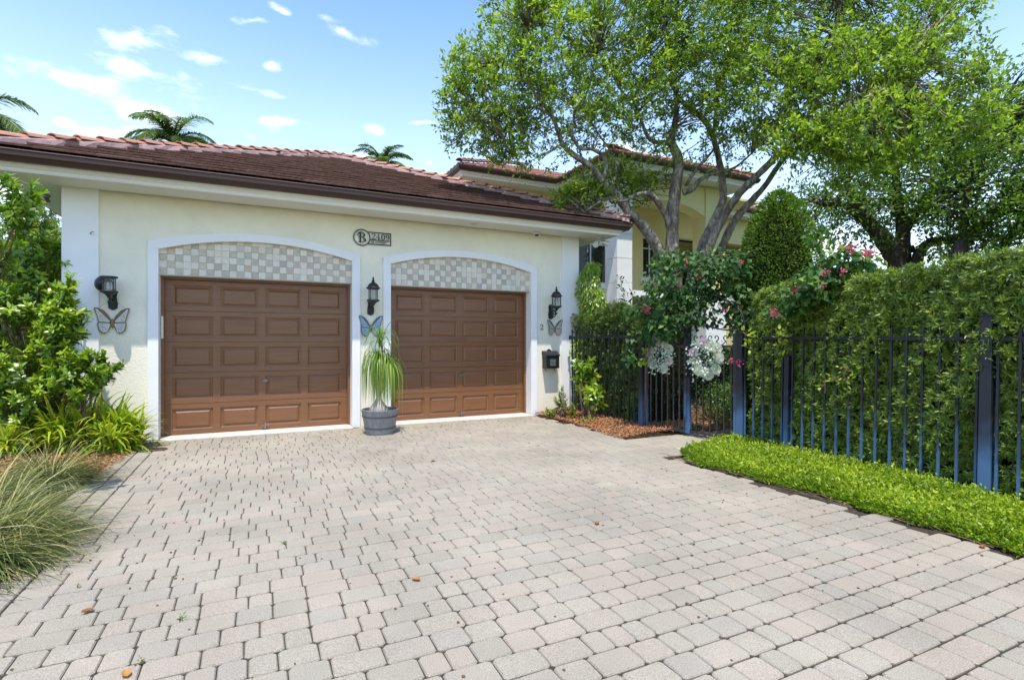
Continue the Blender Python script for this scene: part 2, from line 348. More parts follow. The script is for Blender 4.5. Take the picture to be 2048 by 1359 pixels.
# ------------------------------------------------------------------ foliage helpers (numpy)
def unit(a): return a/np.maximum(np.linalg.norm(a, axis=1, keepdims=True), 1e-9)
def rdirs(n, up=0.0):
    d = rng.normal(size=(n, 3)); d[:, 2] += up; return unit(d)
def leaf_obj(name, mat, parent, P, D, Nn, Ln, Wd, tint, shape='oval', fold=.25, droop=0.0, world=True, kind=None, label=None):
    """one mesh of many leaves. P base, D direction, Nn rough normal, Ln length, Wd width"""
    n = len(P); P = np.asarray(P, float)
    if parent is not None and world:
        b = root_base(parent); P = P-np.array((b.x, b.y, b.z))
    D = unit(D); S = unit(np.cross(D, Nn)); U = np.cross(S, D)
    Ln = np.broadcast_to(Ln, (n,)).reshape(n, 1); Wd = np.broadcast_to(Wd, (n,)).reshape(n, 1)
    dr = np.zeros((n, 3)); dr[:, 2] = -droop
    if shape == 'rhomb':
        V = np.stack([P, P+D*Ln*.45-S*Wd*.5+U*Wd*fold, P+D*Ln+dr*Ln, P+D*Ln*.45+S*Wd*.5+U*Wd*fold], 1)
        F = np.array([[0, 1, 2], [0, 2, 3]])
    elif shape == 'oval':
        V = np.stack([P, P+D*Ln*.3-S*Wd*.45+U*Wd*fold, P+D*Ln*.72-S*Wd*.38+U*Wd*fold+dr*Ln*.5, P+D*Ln+dr*Ln,
                      P+D*Ln*.72+S*Wd*.38+U*Wd*fold+dr*Ln*.5, P+D*Ln*.3+S*Wd*.45+U*Wd*fold], 1)
        F = np.array([[0, 1, 5], [1, 2, 5], [2, 4, 5], [2, 3, 4]])
    elif shape == 'heart':
        V = np.stack([P, P-D*Ln*.12-S*Wd*.32+U*Wd*fold, P+D*Ln*.2-S*Wd*.52+U*Wd*fold, P+D*Ln+dr*Ln,
                      P+D*Ln*.2+S*Wd*.52+U*Wd*fold, P-D*Ln*.12+S*Wd*.32+U*Wd*fold], 1)
        F = np.array([[0, 1, 2], [0, 2, 3], [0, 3, 4], [0, 4, 5]])
    k = V.shape[1]; nf = len(F)
    V = V.reshape(-1, 3); FF = (F[None]+(np.arange(n)*k)[:, None, None]).reshape(-1, 3)
    me = bpy.data.meshes.new(name); me.vertices.add(len(V)); me.vertices.foreach_set('co', V.ravel())
    me.loops.add(len(FF)*3); me.loops.foreach_set('vertex_index', FF.ravel().astype(np.int32))
    me.polygons.add(len(FF)); me.polygons.foreach_set('loop_start', (np.arange(len(FF))*3).astype(np.int32)); me.polygons.foreach_set('loop_total', np.full(len(FF), 3, np.int32))
    a = me.attributes.new('tint', 'FLOAT', 'POINT'); a.data.foreach_set('value', np.repeat(np.clip(np.broadcast_to(tint, (n,)), 0, 1), k).astype(np.float32))
    me.materials.append(mat); me.update(calc_edges=True); me.validate()
    o = bpy.data.objects.new(name, me); link(o, parent)
    if kind: o['kind'] = kind
    if label: o['label'] = label
    return o
def clumps(C, per, spread, Lm, Wm, out=None, up=.5, tc=None, tvar=.18, lvar=.25):
    """leaves around clump centres C -> arrays for leaf_obj"""
    n = len(C); C = np.repeat(C, per, 0); m = n*per
    off = rng.normal(size=(m, 3))*spread*.55
    P = C+off; D = rdirs(m, up)
    if out is not None: D = unit(D+np.repeat(out, per, 0)*.9)
    D = unit(D+unit(off)*.6)
    Nn = rdirs(m, 1.6)
    t = np.repeat(tc if tc is not None else rng.uniform(.2, .8, n), per)+rng.normal(size=m)*tvar
    return P, D, Nn, Lm*(1+rng.uniform(-lvar, lvar, m)), Wm*(1+rng.uniform(-lvar, lvar, m)), t
def whorls(C, A, per, Lm, Wm, tc, open_=.9, tvar=.1):
    """rosettes of leaves: centre C, axis A"""
    n = len(C); m = n*per; Cr = np.repeat(C, per, 0); Ar = np.repeat(unit(A), per, 0)
    side = rdirs(m); side = unit(side-Ar*np.sum(side*Ar, 1, keepdims=True))
    o = rng.uniform(.35, open_*1.25, m)[:, None]
    D = unit(Ar*(1.15-o)+side*o); P = Cr+Ar*rng.uniform(-.03, .02, m)[:, None]
    t = np.repeat(tc, per)+rng.normal(size=m)*tvar
    return P, D, Ar, Lm*rng.uniform(.7, 1.15, m), Wm*rng.uniform(.8, 1.2, m), t
def in_ell(c, r, n, shell=.45):
    d = rdirs(n); q = rng.uniform(shell**3, 1, n)**(1/3)
    return np.asarray(c)[None]+d*q[:, None]*np.asarray(r)[None], d
# ================================================================== the setting
def struct(o, kind='structure'): o['kind'] = kind; return o
g = MB(); g.add([(-600, -300, -.06), (700, -300, -.06), (700, 900, -.06), (-600, 900, -.06)], [(0, 1, 2, 3)])
struct(g.build('ground', M['lawn'], fix=False))
g = MB(); g.add([(-6, 7.0, -.04), (-1.55, 7.0, -.04), (-1.55, 9.7, -.04), (-6, 9.7, -.04)], [(0, 1, 2, 3)])
g.add([(-9, -1, -.045), (-1.6, -1, -.045), (-1.6, 7.0, -.045), (-9, 7.0, -.045)], [(0, 1, 2, 3)])
g.add([(4.7, -2, -.045), (9, -2, -.045), (9, 5.6, -.045), (4.7, 5.6, -.045)], [(0, 1, 2, 3)])
g.add([(5.22, 6.63, -.010), (12, 6.63, -.010), (12, 12.5, -.010), (5.22, 12.5, -.010)], [(0, 1, 2, 3)])
struct(g.build('planting_soil', M['soil'], fix=False))

# driveway: sand bed, then every paver laid in running rows 0.17 m deep
drive = MB()
drive.add([(-2.0, -3, -.014), (4.95, -3, -.014), (4.95, 5.55, -.014), (-2.0, 5.55, -.014)], [(0, 1, 2, 3)])
drive.add([(-2.0, 5.55, -.014), (9.0, 5.55, -.014), (9.0, 6.66, -.014), (-2.0, 6.66, -.014)], [(0, 1, 2, 3)])
drive.add([(-2.0, 6.66, -.014), (5.3, 6.66, -.014), (5.3, 9.66, -.014), (-2.0, 9.66, -.014)], [(0, 1, 2, 3)])
drive = struct(drive.build('driveway', M['joint'], fix=False))

ROW = .171
def paver_geo(l, w, h=.02, b=.008, c=.015):
    """tumbled paver: chamfered corners and a soft worn edge, top at z=0"""
    def ring(e, z, cc):
        x, y = l/2-e, w/2-e-.0036
        return [(x-cc, -y, z), (x, -y+cc, z), (x, y-cc, z), (x-cc, y, z), (-x+cc, y, z), (-x, y-cc, z), (-x, -y+cc, z), (-x+cc, -y, z)]
    v = ring(.0024, -h, c)+ring(.0024, -.008, c)+ring(b, 0, c*.95)
    f = [tuple(range(16, 24))]
    for k in range(2):
        for i in range(8):
            j = (i+1) % 8; f.append((k*8+i, k*8+j, (k+1)*8+j, (k+1)*8+i))
    return v, f
PM = {}
for L_ in (.242, .183, .128, .21):
    mb = MB(); v, f = paver_geo(L_, ROW); mb.add(v, f); PM[L_] = mb.mesh('paver', M['paver'], fix=False)
pavers = []
y = -0.6; r_ = 0
def right_limit(y):
    if y < 5.35: return 4.83 + (.06*math.sin(y*1.3))
    if y < 6.6: return 8.4
    return 5.16+.04*math.sin(y*2)
while y < 9.5:
    x = -1.27+R(-.0, .004)
    lim = right_limit(y+ROW/2)
    seq = [.242, .183, .128]
    while x < lim:
        L_ = random.choice([.242, .242, .183, .183, .128, .128])
        if x+L_ > lim+.1: break
        if y > 9.36 and (x < 1.53 or x+L_ > 2.24) and x < 5.09:
            x += L_; continue
        bow = .006*math.sin(x*1.9+y*.7)
        pavers.append((x+L_/2, y+ROW/2+bow, L_)); x += L_
    y += ROW; r_ += 1
# two border courses on the left, running front to back
for cx_ in (-1.36, -1.54):
    y = 3.0+R(0, .1)
    while y < 9.3:
        pavers.append((cx_, y+.105, -.21)); y += .21
def seen(p):
    d = SN*p[0]+CS*p[1]; rt = CS*p[0]-SN*p[1]
    return d > .5 and abs(rt/d)*1062 < 1070 and 1.5/d*1062 < 720
vis = [p for p in pavers if seen(p)]
vis.sort(key=lambda p: SN*p[0]+CS*p[1])
near, rest = vis[:300], vis[300:]+[p for p in pavers if not seen(p)]
def jit(): return R(-.0028, .0018), R(-.009, .009), R(-.009, .009), R(-.020, .020)
for (x, y, L_) in near:
    dz, rx, ry, rz = jit()
    o = bpy.data.objects.new('paver', PM[abs(L_)]); link(o, drive)
    o.location = (x, y, dz); o.rotation_euler = (rx, ry, rz+(math.pi/2 if L_ < 0 else 0))
mb = MB(); tt = []
for (x, y, L_) in rest:
    v, f = paver_geo(abs(L_), ROW if L_ > 0 else .178); dz, rx, ry, rz = jit()
    m = Matrix.Translation((x, y, dz)) @ Matrix.Rotation(rz+(math.pi/2 if L_ < 0 else 0), 4, 'Z') @ Matrix.Rotation(rx, 4, 'X') @ Matrix.Rotation(ry, 4, 'Y')
    mb.add([m @ Vector(p) for p in v], f); tt += [random.random()]*len(v)
mb.t = tt
o = mb.build('paver_field', M['paver'], drive, fix=False); o['kind'] = 'stuff'

# mulch: chips scattered over low mounds
def chips(name, label, poly, n, zf, size=(.02, .07)):
    xs = [p[0] for p in poly]; ys = [p[1] for p in poly]
    def inside(x, y):
        c = False; j = len(poly)-1
        for i in range(len(poly)):
            if (poly[i][1] > y) != (poly[j][1] > y) and x < (poly[j][0]-poly[i][0])*(y-poly[i][1])/(poly[j][1]-poly[i][1])+poly[i][0]: c = not c
            j = i
        return c
    pts = []
    while len(pts) < n:
        x, y = R(min(xs), max(xs)), R(min(ys), max(ys))
        if inside(x, y): pts.append((x, y, zf(x, y)+R(-.01, .025)))
    P = np.array(pts); D = rdirs(n); D[:, 2] *= .35; Nn = rdirs(n, 1.5)
    o = leaf_obj(name, M['mulch'], None, P, D, Nn, rng.uniform(*size, n), rng.uniform(.006, .018, n), rng.uniform(0, 1, n), 'rhomb', .05, kind='stuff')
    o['label'] = label; return o
bed_r = [(5.17, 9.62), (5.2, 8.2), (5.12, 7.27), (5.08, 6.66), (5.5, 6.64), (6.16, 6.64), (6.9, 7.0), (6.9, 9.62)]
chips('mulch', 'orange brown shredded mulch in the bed beside the black fence and gate', bed_r, 22000, lambda x, y: .02+.05*min(1, max(0, (x-5.1)*2)))
bed_l = [(-4.6, 7.0), (-1.62, 7.2), (-1.50, 8.4), (-1.48, 9.6), (-4.6, 9.6)]
chips('mulch', 'orange brown mulch under the shrubs at the left corner of the garage', bed_l, 20000, lambda x, y: .01)
bed_b = [(6.3, 6.8), (6.9, 5.0), (10.5, 5.0), (11.5, 10.5), (7.0, 11)]
chips('mulch', 'sunlit mulch in the garden behind the gate', bed_b, 16000, lambda x, y: .0, (.03, .09))
# edging kerb strip beside the left bed
mb = MB(); mb.box(-4.6, -1.66, 6.86, 6.98, -.05, .012)
struct(mb.build('kerb', M['concrete'], bevel=.01))
mb = MB(); mb.box(5.34, 6.6, 5.56, 5.72, -.05, .004); 
struct(mb.build('gate_threshold', M['concrete'], bevel=.004))
mb = MB(); mb.box(-1.32, 1.53, 9.495, 9.98, -.05, .010); mb.box(2.23, 5.09, 9.495, 9.98, -.05, .010)
struct(mb.build('door_apron', M['concrete'], bevel=.006))
# ================================================================== garage
YW = 9.68; ZS = 3.73
garage = thing('garage', 'cream stucco double garage with two arched brown doors and a brown tiled hip roof', 'garage', (1.9, YW, 0))
OP = [(-1.337, 1.543), (2.216, 5.107)]       # the two openings
def arch_z(x, a, b, spring, rise):
    c = (a+b)/2; w = (b-a)/2; t = (x-c)/w
    Rr = (w*w+rise*rise)/(2*rise); return spring+rise-Rr+math.sqrt(max(Rr*Rr-(x-c)**2, 0))
# front wall in vertical strips round the openings
mb = MB()
def strip(x0, x1, za, zb, top, y0, y1):
    mb.add([(x0,y0,za),(x1,y0,zb),(x1,y0,top),(x0,y0,top),(x0,y1,za),(x1,y1,zb),(x1,y1,top),(x0,y1,top)],
           [(0,1,2,3),(7,6,5,4),(0,4,5,1),(3,2,6,7),(0,3,7,4),(1,5,6,2)])
ARCH_S, ARCH_R = 2.922, .212
xs = [-2.49, OP[0][0], OP[0][1], OP[1][0], OP[1][1], 6.25]
for i in (0, 2, 4): strip(xs[i], xs[i+1], -.05, -.05, ZS+.12, YW, YW+.30)
for a, b in OP:
    n = 24
    for k in range(n):
        x0 = a+(b-a)*k/n; x1 = a+(b-a)*(k+1)/n
        strip(x0, x1, arch_z(x0, a, b, ARCH_S, ARCH_R), arch_z(x1, a, b, ARCH_S, ARCH_R), ZS+.12, YW, YW+.30)
mb.box(-2.49, -2.2, YW+.302, 18.3, -.05, ZS+.12); mb.box(5.96, 6.25, YW+.302, 18.3, -.05, ZS+.12); mb.box(-2.198, 5.958, 18.0, 18.3, -.05, ZS+.12)
mb.build('wall', M['stucco'], garage)
for x0, x1 in ((-2.5, -2.068), (5.838, 6.262)):
    mb = MB(); mb.box(x0, x1, YW-.03, YW+.25, -.05, ZS+.01); mb.build('pilaster', M['white'], garage, bevel=.004)
# white surround of each opening
for a, b in OP:
    mb = MB(); o_ = .133; y0, y1 = YW-.032, YW+.02
    mb.box(a-o_, a+.004, y0, YW+.285, -.04, ARCH_S); mb.box(b-.004, b+o_, y0, YW+.285, -.04, ARCH_S)
    n = 28; A, B = a-o_, b+o_
    for k in range(n):
        u0, u1 = k/n, (k+1)/n
        xi0, xi1 = a+(b-a)*u0, a+(b-a)*u1; xo0, xo1 = A+(B-A)*u0, A+(B-A)*u1
        zi0, zi1 = arch_z(xi0, a, b, ARCH_S, ARCH_R)-.004, arch_z(xi1, a, b, ARCH_S, ARCH_R)-.004
        zo0, zo1 = arch_z(xo0, A, B, ARCH_S+.105, .225), arch_z(xo1, A, B, ARCH_S+.105, .225)
        mb.add([(xi0,y0,zi0),(xi1,y0,zi1),(xo1,y0,zo1),(xo0,y0,zo0),(xi0,y1+.03,zi0),(xi1,y1+.03,zi1),(xo1,y1,zo1),(xo0,y1,zo0)],
               [(0,1,2,3),(0,4,5,1),(3,2,6,7)]+([(0,3,7,4)] if k == 0 else [])+([(1,5,6,2)] if k == n-1 else []))
    # corner fillers between post top and arch start
    mb.add([(A,y0,ARCH_S),(a,y0,ARCH_S),(A,y0,ARCH_S+.105)], [(0,1,2)]); mb.add([(B,y0,ARCH_S),(b,y0,ARCH_S),(B,y0,ARCH_S+.105)], [(0,2,1)])
    mb.build('door_surround', M['white'], garage, fix=True)
# tiled lunettes
TS = .1052; TT = {}
tile_cols = [[(.50,.47,.41),(.46,.43,.36)], [(.56,.545,.50),(.60,.57,.50)], [(.40,.375,.33),(.33,.30,.26)]]
M['tile_l'] = material('pale travertine tile', (.5,.5,.5), .55, .3, tint=[(.70,.63,.50),(.73,.67,.55),(.67,.60,.47),(.71,.63,.50),(.69,.65,.55)], var=.08, vscale=30, speck=.12, sscale=90)
M['tile_d'] = material('darker travertine tile', (.4,.4,.4), .55, .3, tint=[(.50,.42,.32),(.56,.48,.37),(.45,.40,.32),(.55,.43,.33),(.52,.47,.36),(.42,.38,.32),(.62,.55,.43)], var=.12, vscale=30, speck=.2, sscale=90)
M['grout'] = material('tile grout', (.50,.47,.40), .9, .1)
for a, b in OP:
    mb = MB(); n = 24; y0 = YW+.052
    for k in range(n):
        x0 = a+(b-a)*k/n; x1 = a+(b-a)*(k+1)/n
        z0, z1 = arch_z(x0, a, b, ARCH_S, ARCH_R)+.004, arch_z(x1, a, b, ARCH_S, ARCH_R)+.004
        mb.add([(x0,y0,2.54),(x1,y0,2.54),(x1,y0,z1),(x0,y0,z0),(x0,y0+.2,2.54),(x1,y0+.2,2.54),(x1,y0+.2,z1),(x0,y0+.2,z0)], [(0,1,2,3),(7,6,5,4),(0,4,5,1)])
    mb.box(a, b, y0-.012, y0+.24, 2.528, 2.541)
    tb = mb.build('tile_panel', M['grout'], garage, fix=False)
    cols = int(round((b-a)/TS)); w = (b-a)/cols
    for i in range(cols):
        for j in range(6):
            x0, x1 = a+i*w+.0025, a+(i+1)*w-.0025; z0, z1 = 2.543+j*TS, 2.543+(j+1)*TS-.004
            zl, zr = arch_z(x0, a, b, ARCH_S, ARCH_R)-.003, arch_z(x1, a, b, ARCH_S, ARCH_R)-.003
            if min(zl, zr) < z0+.012: continue
            t0, t1 = min(z1, zl), min(z1, zr); d = R(.006, .010)
            t = MB(); t.add([(x0,y0-d,z0),(x1,y0-d,z0),(x1,y0-d,t1),(x0,y0-d,t0),(x0,y0+.002,z0),(x1,y0+.002,z0),(x1,y0+.002,t1),(x0,y0+.002,t0)],
                            [(0,1,2,3),(0,4,5,1),(1,5,6,2),(2,6,7,3),(3,7,4,0)])
            dark = ((i+j) % 2 == 0) and random.random() < .85
            t.build('tile', M['tile_d'] if dark else M['tile_l'], tb, fix=False)
# sectional doors
YD = 9.955
def raised_panel_mesh(w, h):
    mb = MB(); rings = [(0, .012), (.022, .022), (.030, .022), (.062, .004)]
    vs = []; fs = []
    for e, d in rings: vs += [(e, d, e), (w-e, d, e), (w-e, d, h-e), (e, d, h-e)]
    for k in range(3):
        for i in range(4):
            j = (i+1) % 4; fs.append((k*4+i, k*4+j, (k+1)*4+j, (k+1)*4+i))
    fs.append((12, 13, 14, 15)); mb.add(vs, fs); return mb.mesh('raised_panel', M['brown'], fix=False)
for di, (a, b) in enumerate(OP):
    frame = MB(); frame.box(a+.006, a+.045, YW+.20, YD+.06, 0, 2.53); frame.box(b-.045, b-.006, YW+.20, YD+.06, 0, 2.53); frame.box(a+.045, b-.045, YW+.21, YD+.06, 2.49, 2.528)
    frame.build('door_stop', M['brown'], garage)
    door = MB(); door.box(a+.03, b-.03, YD+.026, YD+.05, .012, 2.50)
    door = door.build('garage_door', M['brown'], garage)
    x0, x1 = a+.04, b-.04; W_ = x1-x0; SH = 2.475/5; pw = .565; gap = (W_-4*pw)/5; ph = .335
    pm = raised_panel_mesh(pw, ph)
    for s_ in range(5):
        z0 = .014+s_*SH; z1 = z0+SH-.006; zb = z0+(SH-.006-ph)/2; zt = zb+ph
        mb = MB(); mb.box(x0, x1, YD, YD+.025, z0, zb); mb.box(x0, x1, YD, YD+.025, zt, z1)
        for k in range(5):
            xa = x0+k*(pw+gap); mb.box(xa, xa+gap, YD+.0005, YD+.025, zb, zt)
        mb.build('door_section', M['brown'], door)
        for k in range(4):
            inst('raised_panel', pm, door, (x0+gap+k*(pw+gap), YD, zb))
    xc = (a+b)/2+(.05 if di == 0 else .02)
    mb = MB(); mb.lathe([(.001, -.03), (.03, -.03), (.03, 0)], n=12)
    mb.v = [(p[0]+xc, YD+p[2], .84+p[1]) for p in mb.v]; mb.bar((xc-.05, YD-.035, .84), (xc+.05, YD-.035, .84), .016, .02)
    mb.build('door_lock', M['steel'], door)
    mb = MB(); mb.bar((xc-.06, YD-.03, .085), (xc+.06, YD-.03, .085), .018, .022); mb.bar((xc, YD-.03, .02), (xc, YD-.012, .13), .03, .02)
    mb.build('lift_handle', M['steel'], door)
mb = MB(); mb.box(OP[0][0]+.012, OP[0][0]+.040, YW+.17, YW+.2, 1.55, 1.90); mb.build('door_sensor_strip', M['ivory'], garage, bevel=.003)

# eaves: soffit, crown fascia, gutter
XL, XR, YF, YB = -3.10, 6.86, 9.05, 18.9
mb = MB(); mb.box(XL, XR, YF, YW-.031, ZS, ZS+.02); mb.box(XL, -2.501, YW-.031, YB, ZS, ZS+.02); mb.box(6.263, XR, YW-.031, YB, ZS, ZS+.02); mb.box(-2.5, 6.26, 18.301, YB, ZS, ZS+.02)
mb.build('soffit', M['soffit'], garage)
def rim_profile(prof, x0, x1, y0, y1, mat, name, parent, closed=True):
    """profile of (outward offset, z) swept round a rectangle"""
    mb = MB(); n = len(prof); vs = []; fs = []
    for (cx, cy, sx, sy) in ((x0, y0, -1, -1), (x1, y0, 1, -1), (x1, y1, 1, 1), (x0, y1, -1, 1)):
        for o_, z in prof: vs.append((cx+sx*o_, cy+sy*o_, z))
    for k in range(4):
        k2 = (k+1) % 4
        for i in range(n):
            j = (i+1) % n
            if not closed and i == n-1: continue
            fs.append((k*n+i, k2*n+i, k2*n+j, k*n+j))
    mb.add(vs, fs); return mb.build(name, mat, parent)
crown = [(-.06, ZS-.012), (.0, ZS-.012), (.012, ZS+.01), (.012, ZS+.03), (.045, ZS+.055), (.06, ZS+.085), (.085, ZS+.10), (.085, ZS+.20), (-.06, ZS+.20)]
rim_profile(crown, XL, XR, YF, YB, M['trim'], 'fascia', garage)
gut = [(.088, ZS+.085), (.15, ZS+.085), (.175, ZS+.13), (.20, ZS+.15), (.205, ZS+.20), (.215, ZS+.215), (.205, ZS+.225), (.195, ZS+.20), (.10, ZS+.12), (.088, ZS+.20)]
rim_profile(gut, XL, XR, YF, YB, M['darkbrown'], 'gutter', garage)
mb = MB()
for x0, x1, y0, y1 in ((XL-.003, XL+.05, 10.2, 18),):
    mb.box(x0-.20, x0-.06, y0, y1, ZS-.02, ZS-.013)
# roof
SL = math.tan(math.radians(22.8)); ZE = 3.985; ex0, ex1, ey0, ey1 = XL-.17, XR+.17, YF-.17, YB+.17
hw = (ex1-ex0)/2; rise = SL*hw; ridge_y0, ridge_y1 = ey0+hw, ey1-hw; xm = (ex0+ex1)/2
mb = MB()
if ridge_y1 < ridge_y0: ridge_y0 = ridge_y1 = (ey0+ey1)/2
zt = ZE+SL*(ridge_y0-ey0)
mb.add([(ex0, ey0, ZE-.02), (ex1, ey0, ZE-.02), (ex1, ey1, ZE-.02), (ex0, ey1, ZE-.02), (xm, ridge_y0, zt-.02), (xm, ridge_y1, zt-.02)],
       [(0, 1, 4), (1, 2, 5, 4), (2, 3, 5), (3, 0, 4, 5), (3, 2, 1, 0)])
roof = mb.build('roof', M['roof'], garage)
EXPO, TW = .335, .33
cs_, sn_ = math.cos(math.atan(SL)), math.sin(math.atan(SL))
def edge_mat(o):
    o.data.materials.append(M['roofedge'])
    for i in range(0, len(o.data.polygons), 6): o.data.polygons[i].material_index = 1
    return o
def roof_courses(org, along, inward, length, parent, as_parts, name='roof_tile', mat=None, expo=EXPO, tw=TW, z0=ZE, courses=99, thick=.050, lh=1, rh=1, apex=99):
    """flat interlocking tiles on a hip plane; the plane narrows by one run per run inward on each side"""
    org = Vector(org); along = Vector(along); inward = Vector(inward); joined = MB(); tints = []; cnt = 0
    cache = {}
    k = 0
    while k < courses:
        run = k*expo*cs_
        a0 = run*lh; a1 = length-run*rh
        if a1-a0 < .15 or run > apex: break
        off = (.5 if k % 2 else 0)*tw
        i = math.floor((a0-off)/tw)
        while True:
            s0, s1 = off+i*tw, off+(i+1)*tw
            if s0 >= a1: break
            s0c, s1c = max(s0, a0), min(s1, a1); i += 1
            if s1c-s0c < .05: continue
            L_ = expo+.05; lift = R(-.004, .004)
            # local frame: u along, v up the slope
            def pt(u, v, h): return org+along*u+inward*(run+v*cs_)+Vector((0, 0, z0-org.z+(run+0)*SL+v*sn_))+Vector((0, 0, h))
            g_ = .0015; ct = .5*expo
            q0, q1 = s0c+g_, s1c-g_
            top0 = q0+(L_*cs_*lh if s0c == a0 and lh else 0); top1 = q1-(L_*cs_*rh if s1c == a1 and rh else 0)
            if top1 < top0: top0 = top1 = (top0+top1)/2
            h0 = thick+lift; h1 = .004
            vs = [pt(q0, 0, .020+lift), pt(q1, 0, .020+lift), pt(q1, 0, h0), pt(q0, 0, h0), pt(top0, L_, 0), pt(top1, L_, 0), pt(top1, L_, h1+.0), pt(top0, L_, h1)]
            fs = [(0, 1, 2, 3), (3, 2, 6, 7), (0, 3, 7, 4), (1, 5, 6, 2), (0, 4, 5, 1), (4, 7, 6, 5)]
            if as_parts and cnt < 300:
                t = MB(); t.add(vs, fs); edge_mat(t.build(name, mat, parent, fix=False)); cnt += 1
            else: joined.add(vs, fs); tints += [random.random()]*8
        k += 1
    if joined.v:
        joined.t = tints; o = edge_mat(joined.build(name+'_field', mat, parent, fix=False)); o['kind'] = 'stuff'
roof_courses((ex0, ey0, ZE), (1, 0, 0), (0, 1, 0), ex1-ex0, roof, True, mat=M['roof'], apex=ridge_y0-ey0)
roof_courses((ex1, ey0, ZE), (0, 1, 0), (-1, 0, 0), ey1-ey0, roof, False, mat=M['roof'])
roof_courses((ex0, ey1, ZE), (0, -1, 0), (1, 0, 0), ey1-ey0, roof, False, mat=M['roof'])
# hip caps bedded in mortar
cm = MB()
def cap_mesh(r0=.125, r1=.10, L_=.385):
    mb = MB(); n = 6; vs = []; fs = []
    for (r, z, x) in ((r0, 0, 0), (r1, -.015, L_), (r0-.022, -.002, 0), (r1-.02, -.017, L_)):
        for k in range(n+1):
            t = math.radians(12+156*k/n); vs.append((x, -r*math.cos(t)*1.0, r*math.sin(t)*.72+z))
    m = n+1
    for k in range(n):
        fs.append((k, k+1, m+k+1, m+k)); fs.append((2*m+k, 3*m+k, 3*m+k+1, 2*m+k+1)); fs.append((k, 2*m+k, 2*m+k+1, k+1)); fs.append((m+k, m+k+1, 3*m+k+1, 3*m+k))
    mb.add(vs, fs); return mb.mesh('ridge_cap', M['roofcap'])
CM = cap_mesh()
def hip_line(p, q, parent, me, step=.335, mort=True, r=.115):
    p = Vector(p); q = Vector(q); d = q-p; L_ = d.length; d.normalize(); n = int(L_/step)
    rz = math.atan2(d.y, d.x); ry = -math.asin(d.z)
    for i in range(n+1):
        if i*step > L_-.05: break
        c = p+d*(i*step)+Vector((0, 0, .075+R(-.006, .008)))
        inst('ridge_cap', me, parent, c, (0, ry+.04+R(-.01, .01), rz+R(-.012, .012)))
    if mort:
        side = Vector((0, 0, 1)).cross(d).normalized(); mm = MB(); m = 40; vs = []; fs = []
        for i in range(m+1):
            c = p+d*(L_*i/m)
            for o_, h in ((-.16, -.03), (-.135, .05), (-.05, .10), (.05, .10), (.135, .05), (.16, -.03)):
                vs.append(c+side*(o_*R(.9, 1.1))+Vector((0, 0, h*R(.8, 1.1))))
        for i in range(m):
            for k in range(5): fs.append((i*6+k, (i+1)*6+k, (i+1)*6+k+1, i*6+k+1))
        mm.add(vs, fs); mm.build('ridge_mortar', M['mortar'], parent)
hip_line((ex0, ey0, ZE), (xm, ridge_y0, zt), roof, CM)
hip_line((ex1, ey0, ZE), (xm, ridge_y0, zt), roof, CM)
